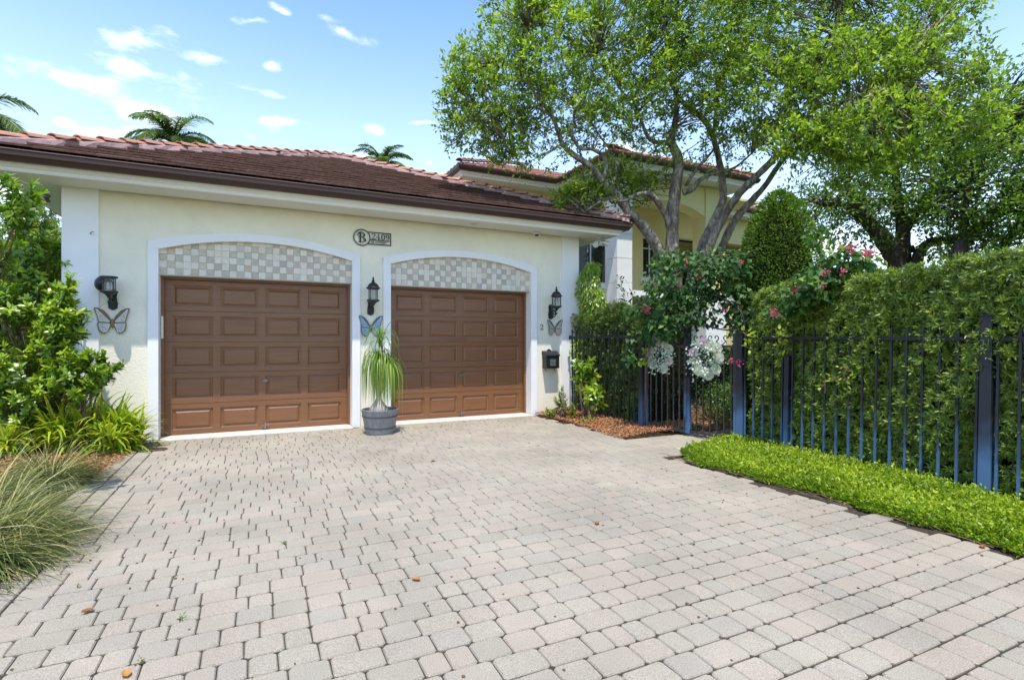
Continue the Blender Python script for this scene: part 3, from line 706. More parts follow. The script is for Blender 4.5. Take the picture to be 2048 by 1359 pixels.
# ================================================================== things on the garage wall
def lantern(label, x, open_cap=False, zb=1.965):
    """cast wall lantern: back plate, scrolled arm, glazed round body, pointed cap"""
    t = thing('wall_lantern', label, 'lantern', (x, YW, zb), group='lanterns beside the garage doors')
    c = Vector((x, YW-.245, zb))
    mb = MB()
    prof = [(-.055, .03), (0, 0), (.055, .03), (.06, .10), (.045, .20), (.055, .27), (.03, .31), (-.03, .31), (-.055, .27), (-.045, .20), (-.06, .10)]
    mb.poly([(x+a, YW-.001, zb+b) for a, b in prof], (0, -.022, 0)); mb.poly([(x+a*.7, YW-.022, zb+.02+b*.88) for a, b in prof], (0, -.010, 0))
    mb.build('back_plate', M['lantern'], t, bevel=.003)
    mb = MB(); pts = []
    for k in range(9):
        u = k/8; pts.append((x, YW-.03-.215*u, zb+.15+.05*math.sin(u*math.pi*1.1)-.03*u))
    mb.tube(pts, [.018, .02, .02, .018, .017, .017, .018, .02, .022], 8)
    for sg in (-1, 1):
        cc = (YW-.16, zb+.085)
        mb.tube([(x+sg*.004, cc[0]+(.014+.0055*k)*math.cos(k*.75), cc[1]+(.012+.005*k)*math.sin(k*.75)) for k in range(11)], .007, 5)
    mb.build('arm', M['lantern'], t, smooth=True)
    b0 = zb+.215
    mb = MB(); mb.lathe([(.001, -.055), (.018, -.05), (.026, -.03), (.05, .0), (.085, .022), (.105, .03), (.112, .042), (.108, .055), (.085, .058), (.001, .058)], (c.x, c.y, b0), 24)
    mb.build('base', M['lantern'], t, auto=True)
    mb = MB(); mb.lathe([(.078, .058), (.078, .245)], (c.x, c.y, b0), 20); gl = mb.build('glass', M['glass'], t, smooth=True)
    mb = MB()
    for k in range(4):
        a = math.pi/4+k*math.pi/2; mb.bar((c.x+.088*math.cos(a), c.y+.088*math.sin(a), b0+.05), (c.x+.088*math.cos(a), c.y+.088*math.sin(a), b0+.25), .012, .012)
    mb.lathe([(.084, .235), (.1, .235), (.1, .252), (.084, .252), (.084, .235)], (c.x, c.y, b0), 24)
    mb.build('cage', M['lantern'], t)
    for dx, dy in ((-.022, 0), (.02, .012), (.0, -.022)):
        mb = MB(); mb.tube([(c.x+dx, c.y+dy, b0+.058), (c.x+dx, c.y+dy, b0+.13)], .011, 8); mb.tube([(c.x+dx, c.y+dy, b0+.13), (c.x+dx, c.y+dy, b0+.16), (c.x+dx, c.y+dy, b0+.185)], [.008, .010, .002], 8)
        mb.build('candle_bulb', M['ivory'], t, smooth=True)
    cap = MB()
    if not open_cap:
        cap.lathe([(.001, .262), (.112, .248), (.122, .252), (.122, .262), (.105, .272), (.092, .30), (.072, .33), (.045, .35), (.03, .358), (.022, .37), (.03, .385), (.016, .40), (.012, .41),
                   (.020, .422), (.014, .434), (.005, .45), (.001, .465)], (c.x, c.y, b0), 28)
        cap.build('cap', M['lantern'], t, auto=True)
    else:
        # the cap has tipped over behind the cage and shows its round dish
        cap.lathe([(.001, .252), (.105, .250), (.112, .256), (.105, .262), (.001, .265)], (c.x, c.y, b0), 24)
        cap.build('cage_lid', M['lantern'], t, auto=True)
        dish = MB(); dish.lathe([(.001, .0), (.112, .0), (.118, .008), (.10, .03), (.07, .06), (.03, .085), (.001, .09)], (0, 0, 0), 28)
        m = Matrix.Translation((c.x-.085, c.y+.10, b0+.165)) @ Matrix.Rotation(math.radians(84), 4, 'X') @ Matrix.Rotation(math.radians(-14), 4, 'Y')
        dish.v = [tuple(m @ Vector(p)) for p in dish.v]; dish.build('cap', M['lantern'], t, auto=True)
    return t
lantern('black wall lantern left of the first door, its cap hanging open behind the glass', -1.90, True)
lantern('black wall lantern with pointed cap between the two garage doors', 1.86)
lantern('black wall lantern with pointed cap beside the mailbox end of the wall', 5.577)

M['bf_brown'] = material('butterfly brown frame', (.20, .125, .07), .5, .4, var=.2, vscale=30)
M['bf_grey'] = material('butterfly grey brown frame', (.13, .12, .10), .5, .4, var=.2, vscale=30)
M['bf_cream'] = material('butterfly cream cells', (.66, .64, .57), .4, .4, var=.08, vscale=30)
M['bf_blue'] = material('butterfly blue cells', (.20, .38, .50), .35, .5, base2=(.42, .52, .62), var=.1, vscale=28)
M['bf_tan'] = material('butterfly tan cells', (.52, .47, .40), .4, .4, var=.1, vscale=30)
M['bf_body'] = material('butterfly body', (.30, .19, .08), .5, .4)
def butterfly(label, x, z, w, frame, cells, tilt=0):
    t = thing('butterfly_plaque', label, 'butterfly ornament', (x, YW, z), group='metal butterflies hung under the lanterns')
    up = [(.02, .06), (.10, .24), (.25, .42), (.40, .50), (.50, .50), (.49, .40), (.43, .22), (.40, .06), (.30, -.02), (.05, -.03)]
    lo = [(.04, -.01), (.30, -.01), (.40, .02), (.41, -.12), (.37, -.28), (.28, -.38), (.18, -.38), (.10, -.28), (.04, -.14)]
    y = YW-.02; ct, st = math.cos(tilt), math.sin(tilt)
    def P3(u, v, d, sg): a, b = u*sg*w, v*w; return (x+a*ct-b*st, y-d-abs(u)*.05, z+a*st+b*ct)
    for sg in (-1, 1):
        for outline, org, (n, a0, a1) in ((up, (.03, .0), (6, 50, 4)), (lo, (.04, -.03), (7, 2, -72))):
            mb = MB(); pts = [P3(u, v, 0, sg) for u, v in outline]; 
            if sg < 0: pts = pts[::-1]
            mb.poly(pts, (0, -.006, 0)); wing = mb.build('wing', frame, t)
            c = MB()
            def reach(ang):
                d = (math.cos(ang), math.sin(ang)); best = .1
                for i in range(len(outline)):
                    ax, ay = outline[i]; bx, by = outline[(i+1) % len(outline)]; ax -= org[0]; bx -= org[0]; ay -= org[1]; by -= org[1]
                    den = d[0]*(by-ay)-d[1]*(bx-ax)
                    if abs(den) < 1e-9: continue
                    s_ = (ax*(by-ay)-ay*(bx-ax))/den; q = (ax*d[1]-ay*d[0])/den*-1
                    q = (d[0]*(-ay)+d[1]*ax)/den*1 if False else ((ax*d[1]-ay*d[0])/den)
                    if s_ > 0 and -0.001 <= q <= 1.001: best = max(best, s_)
                return best
            for k in range(n):
                b0, b1 = math.radians(a0+(a1-a0)*(k+.08)/n), math.radians(a0+(a1-a0)*(k+.92)/n); bm_ = (b0+b1)/2
                r0, r1, rm = reach(b0)*.90, reach(b1)*.90, reach(bm_)*.93
                for f0, f1 in (((.10, .66), (.72, 1.0)) if k % 2 else ((.12, .80), (.85, 1.0))):
                    q = [(b0, r0*f0), (b0, r0*f1), (bm_, rm*f1), (b1, r1*f1), (b1, r1*f0)]
                    pts = [P3(org[0]+r*math.cos(a), org[1]+r*math.sin(a), .0075, sg) for a, r in q]
                    if sg < 0: pts = pts[::-1]
                    c.poly(pts, (0, -.002, 0))
            c.build('wing_cells', cells, wing)
    mb = MB(); mb.tube([P3(0, v, .01, 1) for v in (-.22, -.15, -.05, .03, .08, .12)], [.004, .010, .013, .016, .012, .008], 8); mb.build('body', M['bf_body'], t, smooth=True)
    mb = MB()
    for sg in (-1, 1): mb.tube([P3(.36*sg*1, .50, .005, 1), (x+sg*.02, YW-.04, z+w*.5+.12)], .0016, 4)
    mb.build('hanging_wire', M['steel'], t)
    return t
butterfly('cream and brown metal butterfly under the first lantern, by the left pilaster', -1.905, 1.785, .43, M['bf_brown'], M['bf_cream'], .0)
butterfly('blue metal butterfly between the doors above the ponytail palm', 1.86, 1.755, .42, M['bf_grey'], M['bf_blue'], .0)
butterfly('small tan and grey butterfly beside the number 2 above the mailbox', 5.66, 1.775, .37, M['bf_grey'], M['bf_tan'], .0)

# lettering
def text_mesh(txt, size, depth, mat, name, parent, loc, bold=0.0, align='LEFT', sx=1.0, space=1.0):
    cu = bpy.data.curves.new('lettering', 'FONT'); cu.body = txt; cu.size = size; cu.extrude = depth; cu.offset = bold; cu.align_x = align; cu.space_character = space
    to = bpy.data.objects.new('lettering', cu); COL.objects.link(to)
    bpy.context.view_layer.update()
    me = bpy.data.meshes.new_from_object(to.evaluated_get(bpy.context.evaluated_depsgraph_get())); bpy.data.objects.remove(to); bpy.data.curves.remove(cu)
    me.materials.clear(); me.materials.append(mat); me.name = name
    o = bpy.data.objects.new(name, me); link(o, parent)
    o.location = Vector(loc)-(root_base(parent) if parent else Vector()); o.rotation_euler = (math.pi/2, 0, 0); o.scale = (sx, 1, 1)
    return o
sg = thing('house_number_sign', 'black cut metal sign reading B 2409 NE 13 STREET between the arches', 'house sign', (1.706, YW, 3.352))
ys = YW-.02
mb = MB(); n = 40; cx, cz = 1.706, 3.352
for k in range(n):
    a, b = 2*math.pi*k/n, 2*math.pi*(k+1)/n; r0, r1 = .132, .150
    mb.add([(cx+r*math.cos(t), yy, cz+r*math.sin(t)) for yy in (ys, ys-.006) for (r, t) in ((r0, a), (r0, b), (r1, b), (r1, a))], [(0,1,2,3),(7,6,5,4),(0,4,5,1),(3,2,6,7)])
mb.build('ring', M['black'], sg)
mb = MB(); X0, X1, Z0, Z1 = 1.835, 2.225, 3.238, 3.466
mb.box(X0-.02, X1, ys-.006, ys, Z1-.016, Z1); mb.box(X0-.02, X1, ys-.006, ys, Z0, Z0+.016); mb.box(X1-.016, X1, ys-.006, ys, Z0+.016, Z1-.016); mb.box(X0+.018, X1-.016, ys-.006, ys, Z0+.077, Z0+.089)
mb.build('frame', M['black'], sg)
def serif_b():
    mb = MB(); x0, z0 = cx-.038, cz-.088
    mb.box(x0-.025, x0+.045, ys-.006, ys, z0, z0+.012); mb.box(x0-.025, x0+.045, ys-.0062, ys, z0+.17, z0+.182)
    mb.box(x0-.004, x0+.024, ys-.0065, ys, z0+.012, z0+.17)
    for (zc, rw, rh) in ((z0+.135, .072, .047), (z0+.048, .088, .048)):
        n = 14
        for k in range(n):
            a, b = -math.pi/2+math.pi*k/n, -math.pi/2+math.pi*(k+1)/n
            def q(t, o_):
                w = (.010+.020*max(0, math.cos(t))) if o_ else 0
                return (x0+.024+(rw-w)*math.cos(t), zc+(rh-(.010 if o_ else 0))*math.sin(t))
            p = [q(a, 0), q(b, 0), q(b, 1), q(a, 1)]
            mb.add([(u, yy, v) for yy in (ys, ys-.0055) for u, v in p], [(0,1,2,3),(7,6,5,4),(0,4,5,1),(3,2,6,7)])
    # leafy sprig twining through the letter
    for (u, v, r) in ((-.085, .035, .009), (-.073, .05, .008), (-.06, .065, .01), (-.05, .08, .009), (-.02, .10, .008), (0, .104, .008), (.05, -.058, .008), (.075, -.055, .010), (.01, -.105, .008), (-.02, -.108, .007), (-.055, .02, .009), (-.045, .005, .007), (.02, -.03, .007), (.03, -.045, .007), (.02, .045, .006)):
        mb.poly([(cx+u+r*math.cos(t*math.pi/3), ys, cz+v+r*.8*math.sin(t*math.pi/3)) for t in range(6)], (0, -.005, 0))
    mb.tube([(cx-.085, ys-.003, cz+.035), (cx-.055, ys-.003, cz+.06), (cx-.02, ys-.003, cz+.10), (cx+.005, ys-.003, cz+.107)], .003, 4)
    return mb.build('letter_b', M['black'], sg)
serif_b()
DIG = {'2': [[(.06,.74,.10),(.10,.88,.11),(.28,.98,.05),(.48,.93,.10),(.55,.76,.14),(.46,.55,.12),(.25,.32,.07),(.06,.10,.05)], [(.05,.07,.12),(.58,.07,.14)], [(.58,.07,.06),(.62,.26,.05)], [(.08,.76,.15),(.13,.76,.15)]],
       '4': [[(.42,.98,.08),(.42,.04,.15)], [(.42,.96,.05),(.02,.30,.05)], [(.02,.28,.05),(.62,.28,.05)], [(.26,.04,.06),(.58,.04,.06)]],
       '0': [[(.30+.22*math.sin(t*math.pi/8),.5+.47*math.cos(t*math.pi/8), .05+.11*abs(math.sin(t*math.pi/8))) for t in range(17)]],
       '9': [[(.30+.21*math.sin(t*math.pi/6),.69+.27*math.cos(t*math.pi/6), .05+.09*abs(math.sin(t*math.pi/6))) for t in range(13)], [(.53,.70,.13),(.54,.45,.13),(.46,.18,.10),(.28,.03,.05),(.12,.10,.06)], [(.10,.16,.14),(.15,.16,.14)]]}
def draw_digit(ch, x0, z0, size, y, name, parent, sx=1.0):
    mb = MB()
    for si, st_ in enumerate(DIG[ch]):
        L_, R_ = [], []
        for i, (u, v, w) in enumerate(st_):
            a = st_[max(i-1, 0)]; b = st_[min(i+1, len(st_)-1)]; dx, dz = (b[0]-a[0]), (b[1]-a[1]); l = math.hypot(dx, dz) or 1
            nx, nz_ = -dz/l*w/2, dx/l*w/2; L_.append((x0+(u+nx)*size*sx, z0+(v+nz_)*size)); R_.append((x0+(u-nx)*size*sx, z0+(v-nz_)*size))
        for i in range(len(st_)-1):
            mb.poly([(L_[i][0], y, L_[i][1]), (L_[i+1][0], y, L_[i+1][1]), (R_[i+1][0], y, R_[i+1][1]), (R_[i][0], y, R_[i][1])], (0, -.0055-.0003*si-.0001*(i % 2), 0))
    return mb.build(name, M['black'], parent)
for ch, dx in zip('2409', (.036, .120, .210, .290)): draw_digit(ch, X0+dx, Z0+.092, .112, ys, 'digit', sg, 1.05)
text_mesh('NE 13 STREET', .052, .002, M['black'], 'street_name', sg, (X0+.028, ys-.003, Z0+.030), bold=.0006, sx=.86, space=1.05)
t = draw_digit('2', 5.33, 1.745, .115, YW-.002, 'unit_number', None, 1.0)
tag(t, 'black metal number 2 on the wall left of the small butterfly', 'house number')

# mailbox
mx, mz = 5.52, .95
mbx = thing('mailbox', 'black metal wall mailbox with curved lid and square emblem panel', 'mailbox', (mx, YW, mz))
x0, x1, y0, y1 = mx-.145, mx+.165, YW-.18, YW-.002
mb = MB(); mb.box(x0, x1, y0, y1, mz, mz+.27); mb.build('box', M['black'], mbx, bevel=.006)
mb = MB(); n = 8; prof = [(y1, mz+.36), (y1-.05, mz+.355), (y1-.11, mz+.33), (y0-.01, mz+.285), (y0-.018, mz+.262), (y0-.018, mz+.25), (y0+.0, mz+.262), (y1, mz+.272)]
mb.poly([(x0-.012, a, b) for a, b in prof], (x1-x0+.024, 0, 0)); mb.build('lid', M['black'], mbx, bevel=.004)
mb = MB(); mb.poly([(mx-.05+.01, YW-.02, mz+.36), (mx+.07, YW-.02, mz+.36), (mx+.045, YW-.02, mz+.385), (mx+.01, YW-.02, mz+.40), (mx-.02, YW-.02, mz+.385)], (0, .018, 0)); mb.build('crest', M['black'], mbx, bevel=.003)
mb = MB(); ex, ez = mx+.01, mz+.125
for a, b, c_, d in ((-.085, .085, .075, .09), (-.085, .085, -.09, -.075), (-.085, -.07, -.075, .075), (.07, .085, -.075, .075)): mb.box(ex+a, ex+b, y0-.008, y0-.0005, ez+c_, ez+d)
mb.build('emblem_frame', M['black'], mbx, bevel=.002)
mb = MB(); mb.box(ex-.068, ex+.068, y0-.003, y0-.0005, ez-.073, ez+.073); mb.build('emblem_panel', material('dull green grey panel', (.10, .12, .11), .4, .5), mbx)
mb = MB()
mb.poly([(ex-.05, y0-.0035, ez+.012), (ex-.015, y0-.0035, ez-.004), (ex, y0-.0035, ez+.006), (ex+.015, y0-.0035, ez-.004), (ex+.05, y0-.0035, ez+.012), (ex+.02, y0-.0035, ez-.018), (ex, y0-.0035, ez-.026), (ex-.02, y0-.0035, ez-.018)], (0, -.003, 0))
mb.build('emblem', M['steel'], mbx)
mb = MB()
for sx in (-1, 1): mb.tube([(mx+.01+sx*.11, y1-.05, mz-.0), (mx+.01+sx*.11, y1-.05, mz-.04), (mx+.01+sx*.11, y1-.09, mz-.05)], .006, 6)
mb.build('newspaper_hook', M['black'], mbx)

# dome camera, recessed light, floodlight and bell under the soffit
cx, cy = 5.16, 9.52
t = thing('dome_camera', 'white dome security camera under the soffit near the right pilaster', 'security camera', (cx, cy, ZS))
mb = MB(); mb.lathe([(.001, 0), (.075, 0), (.072, -.03), (.058, -.05), (.05, -.05)], (cx, cy, ZS-.001), 24); mb.build('housing', M['lamp_w'], t, smooth=True)
mb = MB(); mb.sphere((cx, cy, ZS-.045), .048, 16, 10, sz=.9); mb.build('dome', material('smoked dome', (.015, .015, .018), .08, .8), t, smooth=True)
t = thing('recessed_light', 'white round recessed light flush in the soffit above the second door', 'ceiling light', (3.72, 9.36, ZS))
mb = MB(); mb.lathe([(.075, 0), (.10, 0), (.10, -.008), (.078, -.010), (.075, 0)], (3.72, 9.36, ZS-.001), 28); mb.build('trim_ring', M['trim'], t)
mb = MB(); mb.lathe([(.001, 0), (.074, 0), (.074, -.004), (.001, -.004)], (3.72, 9.36, ZS-.001), 24); mb.build('lens', material('frosted lens', (.45, .45, .42), .3, .5), t)
fx, fy = 6.60, 9.42
t = thing('floodlight', 'white twin floodlight with motion sensor under the right eave', 'floodlight', (fx, fy, ZS))
mb = MB(); mb.lathe([(.001, 0), (.06, 0), (.058, -.03), (.02, -.045), (.001, -.045)], (fx, fy, ZS-.001), 16); mb.build('mount', M['lamp_w'], t, auto=True)
for (dx, dy, dz) in ((-.10, -.05, -.16), (.14, -.03, -.10)):
    a = Vector((fx, fy, ZS-.04)); b = Vector((fx+dx*.55, fy+dy, ZS-.10)); c = Vector((fx+dx*1.5, fy+dy*2.4, ZS+dz-.04))
    mb = MB(); mb.tube([a, b], .012, 6); mb.tube([b+(c-b)*s_ for s_ in (0, .2, .35, .8, 1)], [.022, .035, .038, .058, .062], 14); mb.build('lamp_head', M['lamp_w'], t, auto=True)
mb = MB(); mb.tube([(fx+.01, fy, ZS-.03), (fx+.02, fy-.05, ZS-.12)], .012, 6); mb.sphere((fx+.02, fy-.06, ZS-.14), .035, 12, 8); mb.build('sensor', M['lamp_w'], t, smooth=True)
t = thing('alarm_siren', 'small round grey siren under the left side eave', 'siren', (-2.86, 10.35, ZS))
mb = MB(); mb.lathe([(.001, 0), (.05, 0), (.05, -.02), (.03, -.05), (.055, -.10), (.05, -.105), (.02, -.06), (.001, -.06)], (-2.86, 10.35, ZS-.001), 16); mb.build('horn', M['steel'], t, auto=True)
t = thing('wall_hook', 'tiny dark hook on the left pilaster', 'hook', (-2.16, 9.65, 3.1))
mb = MB(); mb.tube([(-2.16, 9.65, 3.07), (-2.16, 9.62, 3.07), (-2.145, 9.61, 3.09), (-2.12, 9.615, 3.10)], .005, 6); mb.build('hook', M['black'], t)

# tub and ponytail palm
tx, ty = 1.845, 8.80
tub = thing('planter_tub', 'grey half barrel planter with two dark bands between the garage doors', 'planter', (tx, ty, 0))
mb = MB(); mb.lathe([(.001, .005), (.225, .005), (.232, .02), (.295, .375), (.302, .385), (.302, .40), (.284, .40), (.278, .34), (.001, .34)], (tx, ty, 0), 40); mb.build('tub', M['tub'], tub, auto=True)
for z0, z1 in ((.085, .125), (.27, .31)):
    rr = lambda z: .2285+(z-.02)*(.295-.232)/.355
    mb = MB(); mb.lathe([(rr(z0)+.002, z0), (rr(z0)+.010, z0+.004), (rr(z1)+.010, z1-.004), (rr(z1)+.002, z1)], (tx, ty, 0), 40); mb.build('band', M['hoop'], tub, auto=True)
mb = MB(); mb.lathe([(.225, .0), (.243, .0), (.243, .03), (.238, .035)], (tx, ty, .001), 40); mb.build('foot_ring', M['hoop'], tub, auto=True)
mb = MB(); mb.lathe([(.001, .352), (.10, .356), (.2, .350), (.279, .345)], (tx, ty, 0), 24); mb.build('potting_soil', M['soil'], tub)
pony = thing('ponytail_palm', 'ponytail palm with bulbous base and long drooping leaves in the grey tub', 'potted palm', (tx-.01, ty, .35))
mb = MB()
mb.lathe([(.15, .0), (.165, .03), (.15, .07), (.11, .12), (.07, .17), (.045, .23), (.036, .32), (.032, .5), (.030, .75), (.028, .88)], (tx-.02, ty, .345), 20)
mb.tube([(tx-.01, ty, .60), (tx+.05, ty-.02, .8), (tx+.09, ty-.02, .98), (tx+.12, ty-.01, 1.08)], [.028, .024, .022, .02], 8)
mb.tube([(tx-.02, ty, 1.15), (tx+.005, ty, 1.30), (tx+.01, ty, 1.42)], [.028, .024, .02], 8)
mb.build('trunk', M['bulb'], pony, smooth=True)
def blade_strips(name, mat, parent, starts, dirs, lens, widths, droop, tints, seg=7, stiff=1.0, kind=None, jitter=0.0):
    """ribbon leaves that arch over under their own weight"""
    n = len(starts); P = np.array(starts, float); b = root_base(parent); P = P-np.array((b.x, b.y, b.z)) if parent is not None else P
    D = unit(np.array(dirs, float)); V = []; pos = P.copy(); step = (np.array(lens)/seg)[:, None]; dr = np.broadcast_to(droop, (n,))[:, None]
    S = unit(np.cross(D, np.array([[0, 0, 1.]])+rng.normal(size=(n, 3))*.15))
    for k in range(seg+1):
        w = np.array(widths)[:, None]*(1-(k/seg)**2.2)*.5+.0003
        V.append(pos-S*w); V.append(pos+S*w)
        D = D+np.array([[0, 0, -1.]])*dr*(k+1)/seg*stiff+rng.normal(size=(n, 3))*jitter; D = unit(D); pos = pos+D*step
    V = np.stack(V, 1).reshape(-1, 3); m = 2*(seg+1)
    F = np.array([[2*k, 2*k+1, 2*k+3] for k in range(seg)]+[[2*k, 2*k+3, 2*k+2] for k in range(seg)])
    FF = (F[None]+(np.arange(n)*m)[:, None, None]).reshape(-1, 3)
    me = bpy.data.meshes.new(name); me.vertices.add(len(V)); me.vertices.foreach_set('co', V.ravel()); me.loops.add(len(FF)*3); me.loops.foreach_set('vertex_index', FF.ravel().astype(np.int32))
    me.polygons.add(len(FF)); me.polygons.foreach_set('loop_start', (np.arange(len(FF))*3).astype(np.int32)); me.polygons.foreach_set('loop_total', np.full(len(FF), 3, np.int32))
    a = me.attributes.new('tint', 'FLOAT', 'POINT'); a.data.foreach_set('value', np.repeat(np.clip(tints, 0, 1), m).astype(np.float32))
    me.materials.append(mat); me.update(calc_edges=True); me.validate()
    o = bpy.data.objects.new(name, me); link(o, parent)
    if kind: o['kind'] = kind
    return o
st, dr, ln, wd, ti, dp = [], [], [], [], [], []
for (hx, hy, hz, n, spread) in ((tx-.01, ty, 1.22, 230, 1), (tx+.12, ty-.01, 1.10, 80, 1), (tx+.01, ty, 1.42, 60, .35)):
    for k in range(n):
        a = R(0, 2*math.pi); e = R(.5, 1.42) if spread == 1 else R(.9, 1.45)
        st.append((hx+R(-.02, .02), hy+R(-.02, .02), hz+R(-.05, .05))); dr.append((math.cos(a)*math.cos(e), math.sin(a)*math.cos(e), math.sin(e)))
        ln.append(R(.6, 1.08) if spread == 1 else R(.3, .8)); wd.append(R(.009, .015)); dp.append(R(1.9, 3.4) if spread == 1 else R(.4, 1.4)); ti.append(R(.1, .9) if hz != 1.10 else R(.5, 1))
for k in range(26):
    a = R(0, 6.28); st.append((tx+R(-.04, .04), ty+R(-.04, .04), 1.58)); dr.append((math.cos(a)*.35, math.sin(a)*.35, 1)); ln.append(R(.15, .4)); wd.append(.009); dp.append(R(.1, .9)); ti.append(R(.3, .8))
for k in range(70):
    a = R(0, 6.28); st.append((tx-.01+R(-.03, .03), ty+R(-.03, .03), R(.85, 1.1))); dr.append((math.cos(a)*.6, math.sin(a)*.6, -.2)); ln.append(R(.35, .7)); wd.append(.008); dp.append(R(1.5, 3)); ti.append(R(.9, 1))
blade_strips('leaves', M['pony'], pony, st, dr, ln, wd, np.array(dp)*1.25, np.array(ti), seg=9)
# ================================================================== two storey house behind
house = thing('house', 'two storey yellow house with white scored pillar and arched loggia behind the tree', 'house', (12, 14, 0))
H_Y = 16.1; P_Y = 13.2; HZ = 6.62
mb = MB()
mb.box(6.40, 20.9, H_Y, H_Y+.3, 0, 3.45)                                  # ground floor front
mb.box(6.40, 20.9, H_Y, H_Y+.3, 5.62, HZ+.1)                               # band above the upper windows
W1 = [(10.30, 11.75, 3.62, 5.62), (13.35, 14.15, 3.95, 5.55)]
mb.box(6.40, W1[0][0], H_Y+.0005, H_Y+.3, 3.45, 5.62); mb.box(W1[0][1], W1[1][0], H_Y+.0005, H_Y+.3, 3.45, 5.62); mb.box(W1[1][1], 15.0, H_Y+.0005, H_Y+.3, 3.45, 5.62)
mb.box(W1[0][0], W1[0][1], H_Y+.0005, H_Y+.3, 3.45, W1[0][2]); mb.box(W1[1][0], W1[1][1], H_Y+.0005, H_Y+.3, 3.45, W1[1][2]); mb.box(W1[1][0], W1[1][1], H_Y+.0005, H_Y+.3, W1[1][3], 5.62)
mb.box(6.40, 6.7, H_Y+.301, 24, 0, HZ+.1); mb.box(20.6, 20.9, H_Y+.301, 24, 0, HZ+.1)
mb.build('wall', M['stucco_y'], house)
for (a, b, c, d), sill in zip(W1, (1, 1)):
    w = MB(); y = H_Y+.10
    for x0, x1, z0, z1 in ((a, a+.07, c, d), (b-.07, b, c, d), (a+.07, b-.07, d-.07, d), (a+.07, b-.07, c, c+.07)): w.box(x0, x1, y, y+.08, z0, z1)
    zm = d-(d-c)*.28
    w.box(a+.07, b-.07, y+.001, y+.07, zm-.02, zm+.02); xm_ = (a+b)/2; w.box(xm_-.02, xm_+.02, y+.002, y+.065, c+.07, d-.07)
    win = w.build('window', M['winframe'], house)
    g_ = MB(); g_.box(a+.07, b-.07, y+.05, y+.056, c+.07, d-.07); g_.build('pane', glass_mat('window glass', (.03, .035, .04), .45, .04), win)
    for h_ in (0, 1):
        s_ = MB(); sx0 = a+.08 if h_ == 0 else xm_+.02; sx1 = xm_-.02 if h_ == 0 else b-.08; z = c+.1
        while z < d-.1:
            s_.add([(sx0, y+.16, z), (sx1, y+.16, z), (sx1, y+.20, z+.05), (sx0, y+.20, z+.05)], [(0, 1, 2, 3)]); z += .075
        s_.box(sx0, sx1, y+.205, y+.21, c, d); s_.build('shutter', M['shutter'], win)
    s_ = MB(); s_.box(a-.1, b+.1, H_Y-.06, H_Y+.10, c-.17, c-.0); s_.build('sill', M['white'], win)
# white scored pillar
pil = MB(); gz = [1.84, 2.59, 3.33, 4.08, 4.83, 5.57, 6.30]; prev = 0
for z in gz+[HZ]:
    pil.box(9.95, 10.52, P_Y, P_Y+.62, prev, z-.022); pil.box(9.97, 10.50, P_Y+.02, P_Y+.60, z-.022, z); prev = z
pil.build('pillar', M['white'], house)
def arched_wall(x0, x1, y0, y1, zs, zr, top, name, mat, n=20):
    mb = MB()
    for k in range(n):
        a, b = x0+(x1-x0)*k/n, x0+(x1-x0)*(k+1)/n; za, zb = arch_z(a, x0, x1, zs, zr), arch_z(b, x0, x1, zs, zr)
        mb.add([(a,y0,za),(b,y0,zb),(b,y0,top),(a,y0,top),(a,y1,za),(b,y1,zb),(b,y1,top),(a,y1,top)], [(0,1,2,3),(7,6,5,4),(0,4,5,1),(3,2,6,7)])
    return mb.build(name, mat, house)
arched_wall(10.521, 13.6, P_Y+.05, P_Y+.55, 5.70, .36, HZ+.1, 'arch_beam', M['stucco_y'])
mb = MB(); mb.box(13.601, 14.48, P_Y, P_Y+.6, 2.9, HZ+.1); mb.build('pier', M['stucco_y'], house)
mb = MB(); mb.box(13.58, 14.50, P_Y-.03, P_Y+.62, 0, 2.88); mb.build('pier_base', M['white'], house)
mb = MB(); mb.box(9.96, 10.51, P_Y+.621, H_Y, 5.8, HZ+.1); mb.build('side_beam', M['stucco_y'], house)
mb = MB(); mb.box(10.53, 16.9, P_Y+.56, H_Y-.001, 6.62, 6.70); mb.build('loggia_ceiling', M['stucco_y'], house)
arched_wall(15.001, 17.2, H_Y-.05, H_Y+.25, 6.1, .42, 6.72, 'rear_arch', M['stucco_y'])
mb = MB(); mb.box(10.53, 16.9, P_Y+.0, H_Y-.002, 2.9, 3.1); mb.build('loggia_floor', M['white'], house)
# white ground floor wall seen through the gate
mb = MB(); mb.box(12.2, 13.55, P_Y+.7, P_Y+.9, 0, 2.88); mb.build('entry_wall', M['white'], house)
w = MB()
for x0, x1, z0, z1 in ((14.75, 14.85, .6, 2.7), (15.65, 15.75, .6, 2.7), (14.85, 15.65, 2.6, 2.7), (14.85, 15.65, .6, .7), (14.85, 15.65, 1.75, 1.81)): w.box(x0, x1, H_Y-.12, H_Y-.04, z0, z1)
win = w.build('window', M['winframe'], house)
g_ = MB(); g_.box(14.85, 15.65, H_Y-.09, H_Y-.08, .7, 2.6); g_.build('pane', M['pane'], win)
